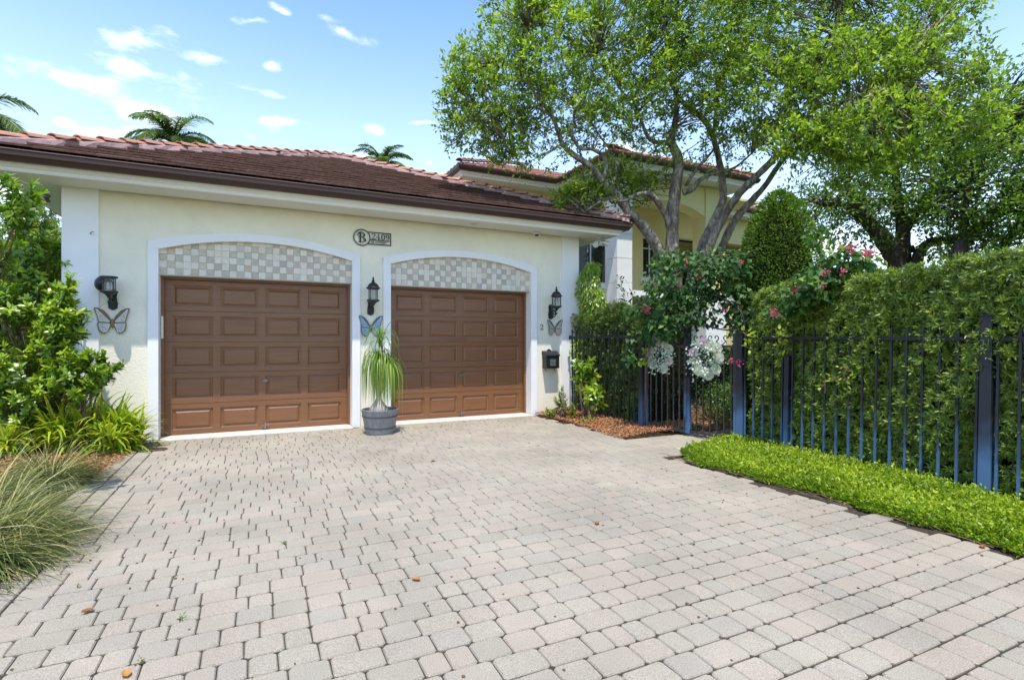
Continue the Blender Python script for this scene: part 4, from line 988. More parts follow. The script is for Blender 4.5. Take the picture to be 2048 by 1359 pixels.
# roofs
def small_roof(x0, x1, y0, y1, z, apex_run, name, courses=8, side=True):
    for nm, prof, mt in (('soffit_board', None, M['trim']),):
        mb = MB(); mb.box(x0, x1, y0, y1, z-.30, z-.28); mb.build(nm, M['soffit'], house)
    pr = [(-.04, z-.31), (.012, z-.31), (.012, z-.26), (.05, z-.23), (.085, z-.19), (.085, z-.10), (-.04, z-.10)]
    rim_profile(pr, x0, x1, y0, y1, M['trim'], 'fascia', house)
    gt = [(.088, z-.17), (.15, z-.17), (.19, z-.10), (.205, z-.04), (.195, z-.03), (.088, z-.06)]
    rim_profile(gt, x0, x1, y0, y1, M['darkbrown'], 'gutter', house)
    X0, X1, Y0, Y1 = x0-.17, x1+.17, y0-.17, y1+.17; hw = min((X1-X0)/2, (Y1-Y0)/2, apex_run); zt = z+SL*hw
    mb = MB(); mb.add([(X0,Y0,z-.02),(X1,Y0,z-.02),(X1,Y1,z-.02),(X0,Y1,z-.02),(X0+hw,Y0+hw,zt-.02),(X1-hw,Y0+hw,zt-.02),(X1-hw,Y1-hw,zt-.02),(X0+hw,Y1-hw,zt-.02)],
        [(0,1,5,4),(1,2,6,5),(2,3,7,6),(3,0,4,7),(4,5,6,7),(3,2,1,0)])
    rf = mb.build('roof', M['roof2'], house)
    # barrel tiles: ribs running up the slope plus butt ends
    bm_ = MB(); tt_ = []
    for (org, al, inw, L_) in (((X0, Y0), (1, 0), (0, 1), X1-X0), ((X0, Y1), (0, -1), (1, 0), Y1-Y0), ((X1, Y0), (0, 1), (-1, 0), Y1-Y0)):
        n = int(L_/.30); w_ = L_/n
        for i in range(n):
            a = (i+.5)*w_; run_max = min(a, L_-a, hw); k = 0
            while k*.36 < run_max-.05:
                r0, r1 = k*.36, min((k+1)*.36+.04, run_max)
                vs = []
                for run, hh in ((r0, .065), (r1, .045)):
                    for j in range(5):
                        t = math.pi*j/4; u = a-math.cos(t)*w_*.5
                        vs.append((org[0]+al[0]*u+inw[0]*run, org[1]+al[1]*u+inw[1]*run, z+SL*run-.015+math.sin(t)*hh+(.012 if run == r0 else 0)))
                bm_.add(vs, [(j, j+1, j+6, j+5) for j in range(4)]+[(4, 3, 2, 1, 0)]); tt_ += [random.random()]*10; k += 1
                if k >= courses: break
    bm_.t = tt_; o = bm_.build('roof_tile_field', M['roof2'], rf, fix=False); o['kind'] = 'stuff'
    return rf, (X0, X1, Y0, Y1, hw, zt)
rf, (X0, X1, Y0, Y1, hw, zt) = small_roof(5.80, 21.5, 15.55, 25, 6.98, 4.5, 'main')
hip_line((X0, Y0, 6.98), (X0+hw, Y0+hw, zt), rf, CM, mort=False)
rf, (X0, X1, Y0, Y1, hw, zt) = small_roof(9.34, 15.1, 12.62, 19, 7.0, 2.9, 'loggia')
hip_line((X0, Y0, 7.0), (X0+hw, Y0+hw, zt), rf, CM, mort=False); hip_line((X1, Y0, 7.0), (X1-hw, Y0+hw, zt), rf, CM, mort=False)
# lower wing glimpsed through the loggia
wing = thing('rear_wing', 'low yellow wing with terracotta roof seen through the loggia arch', 'building', (24, 21, 0))
mb = MB(); mb.box(17.5, 27, 20.0, 26, 0, 6.2); mb.build('wall', M['stucco_y'], wing)
mb = MB(); mb.box(17.1, 27.4, 19.5, 26.4, 6.22, 6.42); mb.build('eave', M['trim'], wing)
mb = MB(); mb.box(17.0, 27.5, 19.35, 19.49, 6.30, 6.55); mb.build('gutter', M['darkbrown'], wing)
mb = MB(); vs = []
mb.add([(17.0,19.4,6.56),(27.5,19.4,6.56),(27.5,26.5,6.56),(17.0,26.5,6.56),(20.0,22.4,7.35),(24.5,22.4,7.35)], [(0,1,5,4),(1,2,5),(2,3,4,5),(3,0,4),(3,2,1,0)]); wr = mb.build('roof', M['roof2'], wing)
bt = MB(); tt_ = []
for i in range(35):
    u = 17.15+i*.3
    for k in range(8):
        r0, r1 = k*.36, (k+1)*.36+.03
        if r1 > min(u-17.0, 27.5-u, 3.0): break
        vs = []
        for run, hh in ((r0, .07), (r1, .05)):
            for j in range(5):
                t = math.pi*j/4; vs.append((u-math.cos(t)*.15, 19.4+run, 6.55+run*.263+math.sin(t)*hh+(.015 if run == r0 else 0)))
        bt.add(vs, [(j, j+1, j+6, j+5) for j in range(4)]+[(4, 3, 2, 1, 0)]); tt_ += [random.random()]*10
bt.t = tt_; o = bt.build('roof_tile_field', M['roof2'], wr, fix=False); o['kind'] = 'stuff'
w = MB(); w.box(18.9, 18.98, 19.93, 19.99, 4.2, 5.6); w.box(19.9, 19.98, 19.93, 19.99, 4.2, 5.6); w.box(18.98, 19.9, 19.93, 19.99, 5.52, 5.6); w.box(18.98, 19.9, 19.93, 19.99, 4.2, 4.28); w.box(19.42, 19.46, 19.935, 19.985, 4.28, 5.52)
win = w.build('window', M['winframe'], wing); g_ = MB(); g_.box(18.98, 19.9, 19.96, 19.97, 4.28, 5.52); g_.build('pane', M['pane'], win)
# ================================================================== fences and gate
def spear(mb, x, y, z0, z1, w, lean=(0, 0), tip=.05):
    a, b = lean; h = w/2
    def q(dx, dy, z): f = z/1.6; return (x+dx+a*f, y+dy+b*f, z)
    vs = [q(-h,-h,z0), q(h,-h,z0), q(h,h,z0), q(-h,h,z0), q(-h,-h,z1-tip), q(h,-h,z1-tip), q(h,h,z1-tip), q(-h,h,z1-tip), q(0,0,z1)]
    return mb.add(vs, [(0,3,2,1),(0,1,5,4),(1,2,6,5),(2,3,7,6),(3,0,4,7),(4,5,8),(5,6,8),(6,7,8),(7,4,8)])
def fence(name, label, pts, npick, zr, ztop, lean0, lean1, posts, post_w, post_h, tip=.05, low=.07):
    root = thing(name, label, 'fence', (pts[0][0], pts[0][1], 0), group='black metal picket fences')
    tot = len(pts)-1
    for s_ in range(tot):
        A, B = Vector((*pts[s_], 0)), Vector((*pts[s_+1], 0)); n = npick[s_]
        l0 = lean0+(lean1-lean0)*s_/max(tot, 1); l1 = lean0+(lean1-lean0)*(s_+1)/max(tot, 1)
        za, zb = zr[s_], zr[s_+1]
        for z_, nm in ((1, 'rail'), (0, 'rail')):
            mb = MB(); ha, hb = (za, zb) if z_ else (low, low)
            mb.bar((A.x+l0*ha/1.6, A.y, ha), (B.x+l1*hb/1.6, B.y, hb), .034, .036); mb.build(nm, M['fence'], root)
        for i in range(n):
            u = (i+.5)/n if n else 0; p = A.lerp(B, u); l = l0+(l1-l0)*u; zt_ = (ztop[s_]+(ztop[s_+1]-ztop[s_])*u)
            mb = MB(); spear(mb, p.x, p.y, .02, zt_+R(-.008, .008), .020, (l, 0), tip); mb.build('picket', M['fence'], root)
    for k, i in enumerate(posts):
        x, y = pts[i]; l = lean0+(lean1-lean0)*i/max(tot, 1); w = post_w[k]; h = post_h[k]
        mb = MB(); mb.add([(x+dx*w/2+l*z/1.6, y+dy*w/2, z) for z in (0, h) for dx, dy in ((-1,-1),(1,-1),(1,1),(-1,1))], [(0,3,2,1),(4,5,6,7),(0,1,5,4),(1,2,6,5),(2,3,7,6),(3,0,4,7)])
        post = mb.build('post', M['fence'], root, bevel=.004)
        mb = MB(); lx = l*h/1.6; e = w/2+.008
        mb.add([(x-e+lx,y-e,h),(x+e+lx,y-e,h),(x+e+lx,y+e,h),(x-e+lx,y+e,h),(x-e+lx,y-e,h+.012),(x+e+lx,y-e,h+.012),(x+e+lx,y+e,h+.012),(x-e+lx,y+e,h+.012),(x+lx,y,h+.03)],
               [(0,3,2,1),(0,1,5,4),(1,2,6,5),(2,3,7,6),(3,0,4,7),(4,5,8),(5,6,8),(6,7,8),(7,4,8)])
        mb.build('post_cap', M['fence'], post)
    return root
GA, GB, GC = (5.94, 7.18), (6.21, 6.41), (6.39, 5.54)
f1 = fence('fence', 'short black picket fence between the garage pilaster and the gate', [(5.93, 9.46), GA], [16], [1.59, 1.58], [1.78, 1.76], 0, .005, [1], [.10], [1.64])
mb = MB(); mb.box(5.915, 5.945, 9.44, 9.50, 1.55, 1.63); mb.build('wall_bracket', M['fence'], f1)
f2 = fence('fence', 'long black picket fence with chalky blue lower half in front of the clipped hedge', [GC, (6.29, 4.72), (5.96, 2.47), (5.62, .2)], [5, 14, 14], [1.55, 1.55, 1.525, 1.52], [1.66, 1.66, 1.655, 1.65], .02, .085, [0, 1, 2], [.10, .065, .09], [1.62, 1.30, 1.735], tip=.012)
def gate_leaf(label, A, B, hinge_first):
    """ornamental leaf: blue-worn stiles, square bars with collars, scrolls along the top"""
    A = Vector((*A, 0)); B = Vector((*B, 0)); d = (B-A); L_ = d.length; d.normalize(); nrm = Vector((d.y, -d.x, 0))
    g = thing('gate_leaf', label, 'gate', tuple(A), group='two leaves of the garden gate')
    def pt(u, z, o_=0): return A+d*u+nrm*o_+Vector((0, 0, z))
    for u, h, w in ((.075 if hinge_first else .03, 1.62 if hinge_first else 1.87, .05), (L_-(.03 if hinge_first else .075), 1.87 if hinge_first else 1.62, .05)):
        mb = MB(); mb.bar(pt(u, .045), pt(u, h), w, w, up=(d.x, d.y, 0)); mb.build('stile', M['fence'], g, bevel=.003)
    for z in (.075, 1.43):
        mb = MB(); mb.bar(pt(.06, z), pt(L_-.06, z), .036, .036); mb.build('rail', M['bar'], g)
    n = 6
    for i in range(n):
        u = .14+(L_-.26)*(i+.2)/(n-.6); mb = MB(); mb.bar(pt(u, .09), pt(u, 1.42), .018, .018, up=(d.x, d.y, 0))
        if i % 2 == 1:
            for z in (.64, .67, .70): mb.bar(pt(u, z-.009), pt(u, z+.009), .036, .036, up=(d.x, d.y, 0))
        mb.build('picket', M['bar'], g)
    for k in range(3):
        uc = .2+(L_-.38)*k/2
        mb = MB()
        for s_ in (-1, 1):
            mb.tube([pt(uc+s_*(.045+(.052-.0045*j)*math.cos(-math.pi/2+j*.62)*1.0), 1.56+(.052-.0045*j)*math.sin(-math.pi/2+j*.62)+.0*j, 0) for j in range(10)], .008, 6)
            mb.tube([pt(uc+s_*.045, 1.508), pt(uc+s_*.10, 1.46), pt(uc+s_*.13, 1.445)], .008, 6)
        mb.build('scroll', M['black'], g, smooth=True)
    top = MB(); hh = [1.66+.16*((k/10) if hinge_first else (1-k/10))**1.6 for k in range(11)]
    top.tube([pt(.07+(L_-.12)*k/10, hh[k]) for k in range(11)], .012, 6); top.build('top_bow', M['black'], g, smooth=True)
    return g, pt, L_, d, nrm
g1, p1, L1, d1, n1 = gate_leaf('gate leaf nearer the garage, hung with the smaller flower wreath', GA, GB, True)
g2, p2, L2, d2, n2 = gate_leaf('gate leaf nearer the long hedge, carrying the larger flower wreath and lock', GB, GC, False)
mb = MB(); c = p2(.03, 1.02, .03)
for dz in (.05, -.045): mb.lathe([(.001, 0), (.03, .0), (.032, .02), (.022, .035), (.035, .05), (.036, .07), (.02, .085), (.001, .088)], (0, 0, 0), 14)
h_ = len(mb.v)//2
nn = n2; R3 = Vector((0, 0, 1)).rotation_difference(nn).to_matrix()
mb.v = [tuple(R3 @ Vector(p)+c+Vector((0, 0, .05 if i < h_ else -.045))) for i, p in enumerate(mb.v)]
mb.build('lock_knob', M['black'], g2, smooth=True)
mb = MB(); mb.bar(p2(.03, .93, .03), p2(.03, 1.12, .03), .07, .02, up=tuple(nn)); mb.build('lock_plate', M['black'], g2, bevel=.004)
mb = MB(); mb.tube([p1(L1-.03, .30, .035), p1(L1-.03, -.005, .035)], .008, 6); mb.build('drop_bolt', M['black'], g1)
# rail and strut hints of the arbour over the gate
arb = thing('gate_arbour', 'thin black arched arbour over the gate under the flowering vine', 'arbour', (6.2, 6.4, 0))
for off in (.10, .55):
    mb = MB(); pts = []
    for k in range(17):
        t = math.pi*k/16; u = -math.cos(t); px_ = 6.16+.22*u+off*.95; py_ = 6.36-.85*u+off*.25
        pts.append((px_, py_, 1.75+.52*math.sin(t)))
    pts = [(pts[0][0], pts[0][1], 0)]+pts+[(pts[-1][0], pts[-1][1], 0)]
    mb.tube(pts, .014, 6); mb.build('hoop', M['black'], arb, smooth=True)
for k in range(7):
    mb = MB(); t = math.pi*(k+.5)/7; u = -math.cos(t); mb.tube([(6.16+.22*u+.095, 6.36-.85*u+.025, 1.75+.52*math.sin(t)), (6.16+.22*u+.52, 6.36-.85*u+.137, 1.75+.52*math.sin(t))], .008, 5)
    mb.build('cross_bar', M['black'], arb)

# ------------------------------------------------------------------ wreaths
def wreath(label, c, nrm, rad, blooms):
    c = Vector(c); w = thing('flower_wreath', label, 'wreath', tuple(c), group='silk flower wreaths on the gate')
    side = Vector((0, 0, 1)).cross(nrm).normalized()
    mb = MB(); mb.tube([c+side*math.cos(t*.3307)*rad*.66+Vector((0, 0, math.sin(t*.3307)*rad*.72)) for t in range(20)], .014, 6); mb.build('hoop', M['stem'], w)
    n = 420; th = rng.uniform(0, 2*math.pi, n); q = rng.normal(size=n)*.23+.72
    P = np.array(c)[None]+np.array(side)[None]*(np.cos(th)*q*rad)[:, None]+np.array([[0, 0, 1.]])*(np.sin(th)*q*rad*1.12)[:, None]+np.array(nrm)[None]*rng.uniform(.0, .13, n)[:, None]
    D = unit(rdirs(n)+np.array(nrm)[None]*.5+ (P-np.array(c))*1.5)
    leaf_obj('leaves', M['euca'], w, P, D, np.array(nrm)[None]+rdirs(n)*.6, rng.uniform(.028, .05, n), rng.uniform(.02, .036, n), rng.uniform(0, 1, n), 'oval', .1)
    for (a, rr, s_, tint) in blooms:
        b = c+side*math.cos(a)*rad*rr+Vector((0, 0, math.sin(a)*rad*rr*1.12))+nrm*.06
        Pn, Dn, Nn, Ll, Ww, Tt = [], [], [], [], [], []
        for ring, (m, op) in enumerate(((4, .15), (6, .45), (8, .8), (9, 1.15), (9, 1.5))):
            for k in range(m):
                t = 2*math.pi*(k+ring*.4)/m; rd = side*math.cos(t)+Vector((0, 0, math.sin(t)))
                Pn.append(b+rd*s_*.10*ring-nrm*.006*ring); Dn.append(nrm*(1.1-op*.6)+rd*op); Nn.append(rd*-1+nrm*.5); Ll.append(s_*(.5+.09*ring)); Ww.append(s_*(.5+.14*ring)); Tt.append(tint+R(-.1, .1))
        leaf_obj('rose', M['petal'], w, np.array(Pn), np.array(Dn), np.array(Nn), np.array(Ll), np.array(Ww), np.array(Tt), 'oval', -.15)
    return w
n_ = (n1+n2).normalized(); n_ = n_ if n_.dot(Vector((-1, -.6, 0))) > 0 else -n_
wreath('smaller oval wreath of pale silk roses, first from the garage', p1(L1*.47, 1.27, .0)+n_*.06, n_, .235, [(1.9, .85, .085, 1.0), (2.9, .9, .07, 1.0), (-2.3, .8, .065, .35), (-.4, .8, .06, .55), (.5, .85, .07, .2), (1.0, .8, .06, .45), (-1.2, .85, .07, .3), (2.4, .6, .055, .1), (3.6, .8, .055, .7)])
wreath('larger wreath of pale roses and dusty leaves beside the pink blossoms', p2(L2*.43, 1.24, .0)+n_*.06, n_, .265, [(1.75, .85, .08, .9), (2.75, .82, .07, 1.0), (.7, .85, .075, .3), (1.1, .7, .07, .2), (-.7, .8, .07, .2), (-1.4, .8, .08, .15), (-2.2, .75, .075, .3), (3.6, .6, .06, .4), (.1, .8, .07, .3)])
# utility covers
t = thing('utility_cover', 'square weathered meter box cover lying in the mulch by the gate post', 'meter cover', (5.60, 7.20, 0), rz=.1)
mb = MB(); mb.box(-.19, .19, -.13, .13, .02, .052); mb.build('frame', M['black'], t, world=False, bevel=.006)
mb = MB(); mb.box(-.165, .165, -.105, .105, .0525, .06); 
for k in range(6): mb.box(-.15+k*.05, -.125+k*.05, -.09, .09, .0602, .064)
mb.build('lid', M['cover'], t, world=False)
t = thing('drain_cover', 'round rusty lid set in the pavers at the left door corner', 'drain lid', (-1.23, 8.80, 0))
mb = MB(); mb.lathe([(.001, .012), (.115, .010), (.128, .004), (.128, -.005)], (-1.23, 8.80, .001), 28); mb.build('lid', M['rust'], t)
mb = MB(); mb.bar((-1.30, 8.80, .016), (-1.16, 8.80, .016), .012, .008); mb.build('grip', M['rust'], t)
# ================================================================== planting
def tube_tree(name, mat, parent, limbs, n=9, depth_default=None):
    mb = MB()
    for pts in limbs:
        P = [at(p[0], p[1], p[2]) if len(p) == 4 else Vector(p[:3]) for p in pts]; rr = [p[-1] for p in pts]
        # resample with a smooth curve
        Q, q = [], []
        for i in range(len(P)-1):
            p0, p1, p2, p3 = P[max(i-1, 0)], P[i], P[i+1], P[min(i+2, len(P)-1)]
            for s_ in range(4):
                t = s_/4; Q.append(.5*((2*p1)+(-p0+p2)*t+(2*p0-5*p1+4*p2-p3)*t*t+(-p0+3*p1-3*p2+p3)*t**3)); q.append(rr[i]+(rr[i+1]-rr[i])*t)
        Q.append(P[-1]); q.append(rr[-1])
        Q = [a+Vector((R(-1, 1), R(-1, 1), R(-1, 1)))*b*.10 for a, b in zip(Q, q)]
        mb.tube(Q, [b*R(.93, 1.07) for b in q], n)
    return mb.build(name, mat, parent, smooth=True)
def ell_np(px, py, rx, ry, d, rd):
    c = at(px, py, d); return np.array(c), np.array((rx/1062*d, rd, ry/1062*d))
def limb_points(limbs):
    out = []
    for pts in limbs:
        P = [at(p[0], p[1], p[2]) for p in pts]
        for i in range(len(P)-1):
            for s_ in range(6): out.append(P[i].lerp(P[i+1], s_/6))
    return np.array(out)

# ---- main tree behind the gate
px = 1/1062
T1 = [
 [(1350, 840, 11.5, .30), (1350, 700, 11.5, .24), (1347, 600, 11.5, .21), (1345, 530, 11.5, .185), (1345, 440, 11.5, .165), (1350, 385, 11.5, .155), (1357, 330, 11.5, .135), (1350, 300, 11.5, .12), (1342, 283, 11.45, .10), (1350, 245, 11.5, .08), (1353, 200, 11.6, .07), (1340, 120, 11.7, .055), (1325, 20, 11.8, .04), (1320, -80, 11.8, .03)],
 [(1347, 600, 11.5, .17), (1328, 535, 11.45, .155), (1312, 490, 11.4, .15), (1285, 450, 11.3, .14), (1262, 430, 11.25, .135), (1240, 398, 11.2, .115), (1205, 362, 11.1, .10), (1182, 333, 11.0, .085), (1150, 312, 10.95, .075), (1125, 288, 10.9, .06), (1105, 235, 10.8, .05), (1060, 175, 10.7, .04), (1035, 140, 10.6, .03), (990, 120, 10.6, .018)],
 [(1205, 362, 11.1, .06), (1213, 335, 11.0, .055), (1206, 312, 11.0, .05), (1183, 298, 10.9, .045), (1160, 297, 10.9, .04), (1145, 270, 10.8, .032), (1150, 220, 10.8, .022)],
 [(1234, 395, 11.2, .035), (1232, 340, 11.3, .03), (1222, 305, 11.4, .026), (1195, 265, 11.5, .02), (1170, 220, 11.6, .015)],
 [(1236, 398, 11.2, .04), (1212, 397, 11.1, .033), (1180, 416, 11.0, .026), (1160, 432, 10.9, .018)],
 [(1342, 470, 11.5, .09), (1332, 430, 11.35, .085), (1312, 400, 11.2, .08), (1298, 388, 11.1, .07), (1272, 390, 11.0, .055), (1250, 402, 10.9, .035), (1225, 400, 10.8, .02)],
 [(1342, 285, 11.45, .07), (1312, 284, 11.3, .06), (1295, 272, 11.2, .05), (1282, 240, 11.1, .04), (1262, 190, 11.1, .025)],
 [(1356, 330, 11.5, .07), (1338, 285, 11.5, .05), (1330, 268, 11.5, .02)],
 [(1366, 385, 11.5, .085), (1385, 378, 11.5, .075), (1400, 360, 11.5, .06), (1425, 348, 11.6, .045), (1470, 335, 11.7, .03), (1510, 300, 11.7, .02)],
 [(1372, 370, 11.5, .05), (1392, 340, 11.7, .045), (1420, 308, 11.9, .035), (1450, 270, 12, .02)],
 [(1352, 690, 11.5, .17), (1385, 560, 11.8, .17), (1405, 500, 11.9, .155), (1420, 460, 11.9, .14), (1436, 425, 11.9, .12), (1446, 395, 11.9, .10), (1442, 345, 11.9, .09), (1434, 304, 11.9, .085), (1425, 272, 11.9, .08), (1403, 234, 11.8, .07), (1366, 205, 11.7, .055), (1330, 150, 11.6, .035), (1290, 90, 11.5, .02)],
 [(1430, 300, 11.9, .06), (1430, 240, 12, .055), (1440, 170, 12, .045), (1460, 80, 12, .03), (1470, -20, 12, .02)],
 [(1395, 560, 11.7, .14), (1420, 490, 11.5, .12), (1450, 430, 11.3, .105), (1478, 388, 11.1, .10), (1520, 345, 10.9, .09), (1550, 315, 10.7, .08), (1600, 260, 10.5, .07), (1630, 205, 10.3, .075), (1635, 160, 10.2, .06), (1655, 100, 10.2, .05), (1675, 40, 10.2, .035), (1690, -60, 10.2, .02)],
 [(1400, 580, 11.8, .12), (1440, 500, 11.7, .11), (1470, 440, 11.5, .10), (1505, 400, 11.4, .09), (1535, 365, 11.3, .075), (1575, 310, 11.1, .06), (1650, 270, 10.9, .045), (1740, 240, 10.6, .03), (1800, 200, 10.4, .02)],
 [(1520, 345, 10.9, .05), (1560, 300, 10.5, .045), (1640, 230, 9.9, .035), (1720, 190, 9.5, .025), (1800, 160, 9.3, .015)],
 [(1632, 195, 10.3, .05), (1665, 165, 10.0, .045), (1710, 130, 9.8, .035), (1760, 115, 9.6, .025), (1830, 120, 9.5, .015)],
 [(1105, 235, 10.8, .03), (1070, 215, 10.6, .026), (1010, 225, 10.5, .02), (960, 250, 10.4, .012)],
 [(1060, 175, 10.7, .03), (1040, 100, 10.7, .02), (1050, 40, 10.7, .012)],
 [(1282, 240, 11.1, .03), (1230, 160, 11.0, .025), (1190, 90, 11.0, .015)]]
T1 = [[(a, b, d, r) for a, b, d, r in L_] for L_ in T1]
tree = thing('oak_tree', 'large multi-trunked tree with light green leaves rising behind the gate', 'tree', tuple(Vector((at(1350, 821, 11.5).x, at(1350, 821, 11.5).y, 0))))
T1 = [[(a, b, d, r*.80) for a, b, d, r in L_] for L_ in T1]
tube_tree('trunk', M['bark'], tree, T1, 10)
E1 = [(1010,180,125,105,10.8,1.2,330),(955,225,75,85,10.6,.9,140),(1090,95,135,105,11.2,1.5,380),(1030,275,60,50,10.8,.8,85),(1020,322,40,30,10.8,.6,26),(935,150,55,60,10.5,.6,60),
 (1150,215,110,85,11,1.3,210),(1230,50,170,110,11.5,1.8,420),(1290,165,120,80,11.3,1.5,260),(1400,40,170,120,11.5,2,470),(1410,150,120,75,11,1.5,230),(1190,255,90,40,10.9,.8,70),
 (1560,60,170,140,11.2,2,470),(1525,200,120,90,10.5,1.3,280),(1640,190,130,105,10,1.5,400),(1720,60,170,125,11,1.8,440),(1820,170,130,95,9.8,1.2,330),(1330,240,120,40,11,1,90),
 (1760,270,150,70,9.5,1,300),(1915,230,85,70,9.6,1,120),(1990,285,70,26,9.3,.5,36),(1615,290,75,45,9.7,.8,90),(1230,372,90,36,11.7,.7,190),(1300,335,85,40,11.6,.8,75),(1165,395,62,30,11.2,.5,110),(1140,425,50,20,11.2,.4,30),
 (1455,305,75,50,12,1,70),(1110,330,90,25,11,.6,26),(1850,40,90,60,10.5,1,160),(905,205,30,90,10.5,.5,40),(1060,20,100,40,10.9,1,110),(1740,330,110,40,9.6,.8,70),
 (1300,-130,270,120,11.5,2.2,330),(1600,-130,270,120,11.2,2.2,330),(1840,-70,120,60,10.5,1.2,90)]
Cs, Os, Ts = [], [], []
for e in E1:
    e = (*e[:6], int(e[6]*(.62 if e[1] > 130 else .72)))
    c, r = ell_np(*e[:6]); C, O = in_ell(c, r, e[6], .35); Cs.append(C); Os.append(O)
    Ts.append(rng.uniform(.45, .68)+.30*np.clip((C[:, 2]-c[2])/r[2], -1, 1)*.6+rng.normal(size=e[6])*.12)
C1 = np.concatenate(Cs); O1 = np.concatenate(Os); T_ = np.concatenate(Ts)
LP = limb_points(T1)
mb = MB()
idx = rng.choice(len(C1), 2600, replace=False)
for i in idx:
    c = C1[i]; d = LP-c; k = int(np.argmin((d**2).sum(1))); L_ = math.sqrt((d[k]**2).sum())
    if L_ > 3.2 or L_ < .15: continue
    a, b = Vector(LP[k]), Vector(c); m = (a+b)/2+Vector((R(-.12, .12), R(-.12, .12), R(.0, .15)*L_*.4))
    mb.tube([a, m, b], [.006+.007*L_, .005+.004*L_, .0035], 4, cap=False)
mb.build('twigs', M['bark'], tree, fix=False)
# leaves sit along short shoots that fan out of every twig tip
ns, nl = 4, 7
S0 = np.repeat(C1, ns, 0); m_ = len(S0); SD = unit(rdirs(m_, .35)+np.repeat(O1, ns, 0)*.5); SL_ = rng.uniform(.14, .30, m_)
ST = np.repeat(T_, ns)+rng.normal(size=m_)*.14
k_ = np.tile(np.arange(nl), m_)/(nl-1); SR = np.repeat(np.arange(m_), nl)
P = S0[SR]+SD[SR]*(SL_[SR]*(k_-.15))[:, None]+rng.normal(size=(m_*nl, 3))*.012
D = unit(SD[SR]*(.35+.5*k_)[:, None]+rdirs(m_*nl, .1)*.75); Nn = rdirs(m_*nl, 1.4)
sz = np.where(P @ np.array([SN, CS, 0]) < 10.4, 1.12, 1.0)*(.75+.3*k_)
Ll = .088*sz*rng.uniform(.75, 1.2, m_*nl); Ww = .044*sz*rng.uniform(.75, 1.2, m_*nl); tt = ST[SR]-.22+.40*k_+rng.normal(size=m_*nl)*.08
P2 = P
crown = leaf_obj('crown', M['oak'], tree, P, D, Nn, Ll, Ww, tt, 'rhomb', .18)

# ---- darker tree beyond the hedge
def far_tree(label, T, E, base, per=20, lm=.14, tint=.4):
    t = thing('shade_tree', label, 'tree', (base.x, base.y, 0), group='dark trees beyond the hedge')
    tube_tree('trunk', M['darkbark'], t, T, 7)
    Cs, Os, Ts = [], [], []
    for e in E:
        e = (*e[:6], int(e[6]*.58))
        c, r = ell_np(*e[:6]); C, O = in_ell(c, r, e[6], .3); Cs.append(C); Os.append(O); Ts.append(tint+.25*np.clip((C[:, 2]-c[2])/r[2], -1, 1)+rng.normal(size=e[6])*.12)
    C = np.concatenate(Cs); O = np.concatenate(Os); LPf = limb_points(T); mb = MB()
    for i in rng.choice(len(C), min(500, len(C)), replace=False):
        c = C[i]; d = LPf-c; k = int(np.argmin((d**2).sum(1))); L_ = math.sqrt((d[k]**2).sum())
        if .2 < L_ < 4: mb.tube([Vector(LPf[k]), (Vector(LPf[k])+Vector(c))/2+Vector((R(-.2, .2), R(-.2, .2), .2)), Vector(c)], [.012+.01*L_, .01+.006*L_, .006], 4, cap=False)
    mb.build('twigs', M['darkbark'], t, fix=False)
    P, D, Nn, Ll, Ww, tt = clumps(C, per, .26, lm, lm*.5, out=O*.3, up=.2, tc=np.concatenate(Ts))
    leaf_obj('crown', M['fartree'], t, P, D, Nn, Ll, Ww, tt, 'rhomb', .18); return t
b2 = at(1800, 800, 17)
far_tree('dark green tree with crooked trunks beyond the hedge, nearer the topiary',
 [[(1812, 780, 17, .42), (1806, 600, 17, .36), (1795, 530, 17, .33), (1775, 490, 17, .28), (1745, 455, 17, .22), (1720, 430, 16.8, .18), (1690, 410, 16.6, .12), (1640, 408, 16.4, .08)],
  [(1806, 600, 17, .28), (1802, 525, 17, .26), (1806, 470, 17, .20), (1795, 400, 17, .14), (1790, 330, 17, .08)],
  [(1815, 620, 17, .2), (1828, 540, 16.8, .18), (1850, 490, 16.6, .15), (1905, 478, 16.4, .12), (1960, 460, 16, .07)],
  [(1775, 490, 17, .12), (1830, 500, 16.9, .10), (1790, 485, 16.9, .08)],
  [(1745, 455, 17, .12), (1700, 380, 17, .10), (1680, 330, 17, .07), (1650, 270, 17, .04)],
  [(1806, 470, 17, .13), (1850, 400, 17, .11), (1895, 350, 17, .08), (1940, 320, 17, .05)]],
 [(1700,370,100,70,17,1.8,150),(1790,330,130,80,17.3,2,220),(1665,420,60,42,16.5,1.2,70),(1770,425,110,42,17,1.5,130),(1860,420,80,50,16.8,1.5,120),(1700,290,110,60,17.5,1.6,150),(1600,400,40,40,17,1,34),(1850,300,110,80,17.5,1.8,150),(1720,485,60,26,17,1,34),(1880,490,60,22,16.6,1,36),(1640,470,40,30,16.8,1,24)], b2, tint=.55)
b3 = at(1920, 800, 15)
far_tree('dark green tree beyond the hedge reaching out of the frame past the first one',
 [[(1885, 760, 15, .32), (1892, 600, 15, .26), (1910, 520, 15, .22), (1932, 480, 15, .18), (1975, 440, 15, .12), (2030, 400, 15, .08)],
  [(1885, 700, 15, .2), (1960, 560, 15, .18), (2000, 500, 14.8, .14), (2045, 440, 14.6, .09)],
  [(1932, 480, 15, .12), (1930, 400, 15, .10), (1950, 320, 15, .07), (1990, 230, 15, .04)]],
 [(1940,400,90,70,15,1.5,150),(2010,330,90,90,14.6,1.6,210),(2040,200,80,90,14.5,1.6,170),(2020,440,90,50,14.5,1.5,150),(1950,500,80,28,15,1,66),(2080,450,90,90,14,1.5,120),(1960,280,80,60,15,1.4,110),(2100,330,90,160,14.5,1.6,160)], b3, tint=.62)

